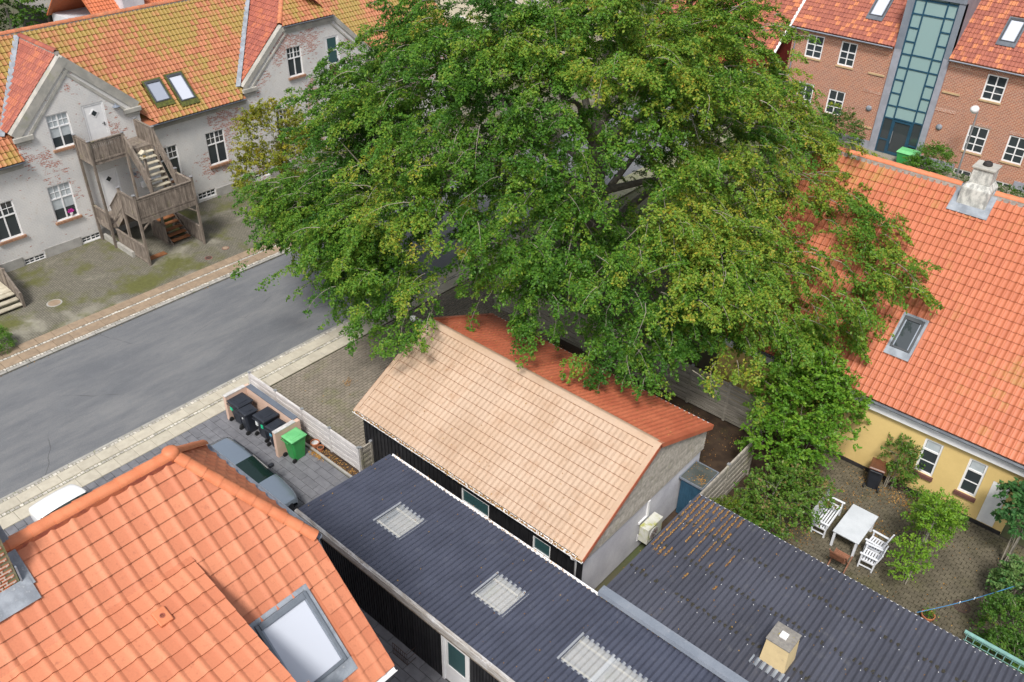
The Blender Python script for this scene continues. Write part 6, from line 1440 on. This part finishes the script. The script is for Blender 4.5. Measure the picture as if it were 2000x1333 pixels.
while nb < 400:                                     # boughs, each a cluster of drooping sprays with gaps between
    v = rvec(1)[0]
    if nb % 4 == 0:                                  # fuller skirts over the road and the yellow roof
        a = R(RNG.uniform(-150, -95) if nb % 8 else RNG.uniform(-32, 48)); z = RNG.uniform(-.32, .12); v = np.array([math.cos(a)*math.sqrt(1-z*z), math.sin(a)*math.sqrt(1-z*z), z])
    if v[2] < -.33: continue
    rr_ = crown_r(v); f = RNG.choice([RNG.uniform(.90, .99), RNG.uniform(.68, .90), RNG.uniform(.42, .70)], p=[.70, .22, .08])
    zz = 9.9 if v[2] > 0 else 13.5
    Q0 = CC+np.array([v[0]*rr_, v[1]*rr_, v[2]*zz])*f
    if Q0[2] < (5.0 if v[0] < -.1 and v[1] < 0 else 5.2 if v[1] < -.15 else 2.9): continue
    away = (Q0[0]-CC[0])*.65+(Q0[1]-CC[1])*-.76
    if away < -4 and RNG.random() < .35: continue
    nb += 1
    h = Q0-CC; h[2] *= .30; h /= np.linalg.norm(h)+1e-6; sdv = np.cross(h, [0,0,1.0])
    olive = np.clip(((Q0[0]-CC[0])*.62+(Q0[1]-CC[1])*.55+(Q0[2]-9)*.5-1.0)/11, 0, .20)
    btone = (.24 if RNG.random() < .4 else .38)+RNG.normal()*.08+olive+(.15 if RNG.random() < .12 else 0); btone = min(btone, .64)
    if RNG.random() < .6:
        j = np.argmin(((LP-Q0)**2).sum(1)); a = LP[j]; b = Q0+h*.3
        if np.linalg.norm(a-b) < 4.2: m = (a+b)/2+np.array([0,0,.3])+RNG.normal(size=3)*.2; tw.append(([a, a*.7+m*.3+[0,0,.08], m, b*.6+m*.4, b], .05))
    for q in range(15):
        e = RNG.normal(size=3)*np.array([.72, .82, .30]); Q = Q0+h*e[0]+sdv*e[1]+np.array([0,0,e[2]-.30*abs(e[1])-.22*max(0,e[0])])
        D = h*.9+sdv*e[1]*.45+np.array([0,0,.28])+RNG.normal(size=3)*.22
        lnS = RNG.uniform(.9, 1.9)
        spray(Q-h*lnS*.5, D, lnS, RNG.uniform(.7, 1.6), 170, acc, tw, .112, btone+RNG.normal()*.07, .50, wood=RNG.random() < .35)
twigs_mesh('branches', tw, 'twig', bt)['kind'] = 'stuff'
finish(acc, 'crown', 'beech_leaf', bt)
# --- smaller trees and shrubs
def bush(name, label, cat, base, blobs, nsp_, nleaf, leaf, mat, tone=.5, trunk=None, up=.5, group=None, seed=1, ln=(.3,.6), droop=.6, spread=.28, stems=5):
    t = thing(name, label, cat, base, group); acc, tw = new_acc(), []; bv = np.array(base, float)
    vol = np.array([b[3]*b[4]*b[5] for b in blobs])**(2/3); vol /= vol.sum()
    for i in range(nsp_):
        b = blobs[RNG.choice(len(blobs), p=vol)]; v = rvec(1)[0]
        if v[2] < -.55: v[2] = -v[2]
        f = RNG.uniform(.55, 1.02)**.6; c = np.array(b[:3]); Q = c+v*np.array(b[3:6])*f
        if Q[2] < .1: Q[2] = RNG.uniform(.1,.5)
        D = v*np.array([1,1,.5])+np.array([0,0,up])+RNG.normal(size=3)*.25; L_ = RNG.uniform(*ln)
        spray(Q-D/np.linalg.norm(D)*L_*.5, D, L_, droop, nleaf, acc, tw, leaf, tone+RNG.normal()*.12, spread, .05, wood=(i % 3 == 0))
    tw = [(p, .010) for p, r in tw]
    for i in range(stems):
        b = blobs[i % len(blobs)]; e = np.array(b[:3])+rvec(1)[0]*np.array(b[3:6])*.4; s0 = bv+np.array([RNG.normal()*.1, RNG.normal()*.1, 0])
        tw.append(([s0, s0*.6+e*.4+[0,0,.15*(e[2]-s0[2])], e], .03))
    twigs_mesh('stems', tw, 'twig', t); 
    if trunk:
        mb = MB(); e = np.array(trunk[0]); mb.tube([bv+[0,0,-.1], bv*.5+e*.5+[.04,.03,0], e], [trunk[1], trunk[1]*.75, trunk[1]*.3], 9); mb.build('trunk', 'bark', t, True)
    finish(acc, 'foliage', mat, t); return t
bush('street_tree', 'small yellow-green tree on the mossy forecourt by the white house', 'tree', (-39.5, 26.2, 0), [(-39.9, 26.0, 4.6, 1.8, 2.1, 2.0), (-40.2, 25.2, 2.7, 1.5, 1.7, 1.3), (-39.5, 27.4, 3.2, 1.6, 1.6, 1.5)], 420, 60, .12, 'yellow_leaf', .68, ((-39.8, 26.2, 4.0), .14), ln=(.5,1.0), spread=.4, up=.9)
bush('garden_shrub', 'big bright green shrub between slatted fence and yellow house', 'shrub', (-7.8, 25.6, 0), [(-8.0, 26.1, 3.0, 1.1, 1.2, 1.5), (-7.0, 27.0, 2.6, .9, .7, 1.3), (-8.4, 24.7, 2.1, .8, .9, 1.2), (-9.1, 26.2, 2.7, .8, .7, 1.2), (-7.2, 25.3, 2.2, .8, .7, .9), (-7.7, 26.6, 4.2, .7, .7, .9)], 430, 42, .135, 'bright_leaf', .60, ln=(.5,1.2), spread=.5, up=.8)
bush('seedhead_shrub', 'loose shrub with brown seed heads behind the white bench', 'shrub', (-7.2, 22.6, 0), [(-7.1, 22.7, 1.2, 1.1, 1.5, 1.0), (-6.7, 24.0, 1.0, .8, 1.0, .9), (-7.6, 21.3, .9, .8, .9, .8)], 300, 40, .11, 'shrub_leaf', .72, ln=(.5,1.2), spread=.45, up=.7)
bush('bamboo_clump', 'fine yellow-green grass clump at the annex roof corner', 'plant', (-8.1, 20.9, 0), [(-8.1, 20.9, .9, .6, .7, .8)], 120, 60, .07, 'yellow_leaf', .15, ln=(.4,.8), droop=1.2)
bush('young_hornbeam', 'slender bright green young tree standing on the patio pavers', 'tree', (-2.5, 23.6, 0), [(-2.5, 24.5, 2.1, .5, .6, .7), (-2.35, 24.1, 2.9, .4, .4, .6), (-2.55, 23.3, 1.3, .45, .5, .55), (-2.75, 25.5, 1.4, .35, .45, .5)], 150, 44, .095, 'bright_leaf', .78, ((-2.4, 24.0, 2.9), .05), ln=(.45,1.0), spread=.36, up=.9)
bush('young_maple', 'maple with large dark green leaves beside the white house door', 'tree', (-.2, 26.6, 0), [(-.45, 26.7, 2.4, .75, .7, 1.1), (.2, 27.0, 2.9, .9, .8, 1.0)], 170, 32, .16, 'maple_leaf', .4, ((-.2, 26.7, 2.4), .06), ln=(.3,.6))
bush('pale_shrub', 'pale green broadleaf shrub at the patio edge below the maple', 'shrub', (.4, 24.9, 0), [(.45, 24.9, 1.1, .7, .6, .7)], 110, 30, .12, 'maple_leaf', .85)
bush('trellis_shrub', 'dense dark green shrub next to the lattice trellis', 'shrub', (.7, 22.9, 0), [(.75, 23.0, 1.0, .8, 1.0, .9), (1.0, 21.6, 1.0, .8, .9, .8)], 260, 40, .085, 'shrub_leaf', .45)
bush('wall_climber', 'thin leafy climber growing up the yellow wall by the bin', 'plant', (-4.65, 27.6, 0), [(-4.6, 27.7, 1.5, .5, .25, .8), (-4.35, 27.65, .9, .35, .25, .5)], 70, 26, .10, 'shrub_leaf', .65, ln=(.3,.7))
bush('wall_plants', 'low leafy plants along the foot of the yellow wall', 'plant', (-2.9, 27.5, 0), [(-3.2, 27.5, .3, .7, .3, .35), (-2.3, 27.45, .35, .5, .3, .4)], 90, 30, .06, 'bright_leaf', .4, ln=(.15,.35), spread=.15)
bush('round_bush', 'round bright green bush on the forecourt near timber steps', 'bush', (-37.9, 9.0, 0), [(-37.9, 8.9, .5, .65, .7, .6)], 200, 40, .05, 'bright_leaf', .45, ln=(.15,.3), spread=.15)
bush('conifer_bush', 'grey-green bush left of the glass stair tower', 'bush', (-20.2, 58.2, 0), [(-20.3, 58.2, 1.3, 1.4, 1.0, 1.4), (-21.8, 57.9, 1.2, 1.2, .9, 1.3)], 260, 50, .09, 'shrub_leaf', .42, ln=(.4,.8))
bush('tower_bush', 'light green bush right of the green waste container', 'bush', (-13.9, 57.8, 0), [(-13.9, 57.8, 1.1, 1.2, .9, 1.2), (-14.6, 57.2, .7, .9, .7, .7)], 240, 45, .09, 'bright_leaf', .35, ln=(.4,.8))
bush('low_hedge', 'low green hedge at the foot of the brick building', 'hedge', (-9.5, 57.4, 0), [(-10.9, 57.4, .5, 1.5, .8, .6), (-8.2, 57.4, .5, 1.6, .8, .6), (-5.5, 57.4, .5, 1.6, .8, .6)], 300, 45, .09, 'shrub_leaf', .35, ln=(.3,.6))
bush('garden_tree', 'leafy green tree behind the white house, beside the black shed', 'tree', (-80, 28.5, 0), [(-79.5, 28.3, 4.0, 3.0, 3.2, 4.0), (-83, 27.0, 4.5, 3, 3, 4)], 420, 60, .22, 'shrub_leaf', .55, ((-80, 28.5, 4), .25), ln=(.9,1.8), spread=.8)
bush('willow_tree', 'yellow-green drooping tree between black shed and rear house', 'tree', (-80, 37.5, 0), [(-80.5, 36.8, 2.6, 1.6, 1.6, 2.2), (-79, 38.5, 3, 2, 2, 2.5)], 260, 55, .2, 'yellow_leaf', .15, ((-80, 37.5, 3), .2), ln=(.9,1.6), droop=1.5, spread=.6)
bush('flowering_bush', 'green bush with pale flowers between red cottage and brick building', 'bush', (-33.5, 76.5, 0), [(-34.5, 77, 2.0, 2.2, 2.0, 2.2), (-31, 75, 1.6, 2, 1.8, 1.8)], 240, 45, .16, 'shrub_leaf', .5, ln=(.6,1.2), spread=.5)
# small plant in the patio pot and on windowsills
def tuft(parent, c, r, n, mat, leaf=.06):
    P = np.array(c)+RNG.normal(size=(n,3))*np.array([r,r,r*.6]); leaf_cloud('leaves', P, rvec(n), rvec(n)+[0,0,1.0], leaf, leaf*.6, mat, parent, RNG.random(n), kind=None)
tuft(pp, (-1.37, 22.5, .34), .11, 120, 'bright_leaf')
fp = thing('window_plant', 'pink flowering pot plant behind the lower left window of white house', 'plant', (WX-.10, 16.1, 1.78))
mb = MB(); mb.lathe([(.05, 0), (.085, .16), (.07, .16)], (WX-.055, 16.1, 1.765), 12); mb.build('pot', 'trim_white', fp)
n = 60; Pn = np.array((WX-.05, 16.1, 2.05))+RNG.normal(size=(n,3))*[.006,.09,.06]; leaf_cloud('flowers', Pn, rvec(n), np.tile([1.0,.1,.1],(n,1)), .06, .06, 'pink_flower', fp, RNG.random(n), kind=None)
# ------------------------------------------------------------------ fallen leaves
def litter(name, label, pts, zj=.004, size=.06, mat='brown_leaf'):
    P = np.array(pts, float); n = len(P); P[:,2] += RNG.uniform(.003, .02, n)
    N_ = np.array([0,0,1.0])+RNG.normal(size=(n,3))*.35
    A = RNG.normal(size=(n,3)); A[:,2] *= .2
    return leaf_cloud(name, P, A, N_, size*RNG.uniform(.6,1.3,n), size*.65*RNG.uniform(.7,1.2,n), mat, None, RNG.random(n), base=tuple(P.mean(0)))
def U_(n, x0, x1, y0, y1, z): return np.c_[RNG.uniform(x0,x1,n), RNG.uniform(y0,y1,n), np.full(n, z)]
def G_(n, x, y, sx, sy, z): return np.c_[RNG.normal(x,sx,n), RNG.normal(y,sy,n), np.full(n, z)]
lit = [U_(260, -22.6, -19.5, 14.36, 14.62, -.01), G_(220, -21.9, 14.18, .22, .07, .002), U_(900, -20, -10.2, 23.0, 26.6, -.045), U_(350, -9.9, -8.8, 14.6, 20.8, -.12)]
litter('leaf_litter', '', np.concatenate(lit))
litter('leaf_litter', '', np.concatenate([G_(420, -4.0, 27.3, .8, .28, .005), G_(160, -5.2, 25.9, .6, .6, .005), G_(90, -4.6, 25.4, .5, .2, .005), G_(140, -6.2, 23.2, .35, .6, .005), U_(160, -6.5, 1, 21, 27.6, .004), G_(60, -3.9, 25.0, .2, .3, .005)]))
litter('leaf_litter', '', np.c_[RNG.uniform(GX0, GX1, 1500), RNG.normal(EY-.055, .028, 1500), RNG.uniform(EZg-.07, EZg-.01, 1500)], size=.055)
litter('leaf_litter', '', np.c_[RNG.uniform(CX0, -6.0, 420), RNG.normal(CY1+.03, .05, 420), np.full(420, CZ1-.02)], size=.05)
# leaves lying in the valleys of the annex roof near the tree
Lp = []
for k in range(26):
    xv = AX0+.0885+k*WLN; dens = max(0, 1-k/17)
    y = AY1-.05
    while y > AY1-3.2:
        seg = random.uniform(.2, .6)
        if random.random() < dens*(1-(AY1-y)/3.4)*1.35:
            for _ in range(int(seg*95)): Lp.append((xv+random.gauss(0,.018), y-random.uniform(0,seg), AZ1+.006))
        y -= seg
for _ in range(160): Lp.append((random.uniform(AX0, AX1), random.uniform(AY0, AY1), AZ1+.03))
litter('leaf_litter', '', Lp, size=.05)
litter('leaf_litter', '', np.concatenate([U_(40, -9.95, -9.1, 21.05, 22.05, 1.76), G_(90, -9.3, 21.35, .12, .12, 1.76)]), size=.05)
Q = RNG.uniform(0, 1, (70, 2)); litter('leaf_litter', '', np.c_[CX0+Q[:,0]*10, CY1-Q[:,1]*3.8, CZ1+.06+Q[:,1]*.25], size=.05)
gq = RNG.uniform(0, 1, (90, 2)); litter('leaf_litter', '', np.c_[GX0+gq[:,0]*10.4, EY+gq[:,1]*3.8, EZg+.05+gq[:,1]*3.8*(RZg-EZg)/(RY-EY)], size=.055)
gq = RNG.uniform(0, 1, (260, 2)); litter('leaf_litter', '', np.c_[GX0+gq[:,0]*10.4, BY-gq[:,1]*3.5, BZ+.05+gq[:,1]*3.5*(RZg-BZ)/(BY-RY)], size=.055)
tf2 = RNG.uniform(0, 1, (60, 2)); litter('leaf_litter', '', np.concatenate([U_(80, -36.1, -35.8, 3, 25, -.07), G_(60, -24.6, 18.0, .12, .12, .005), U_(80, -26.5, -20.5, 15, 26, .004)]))
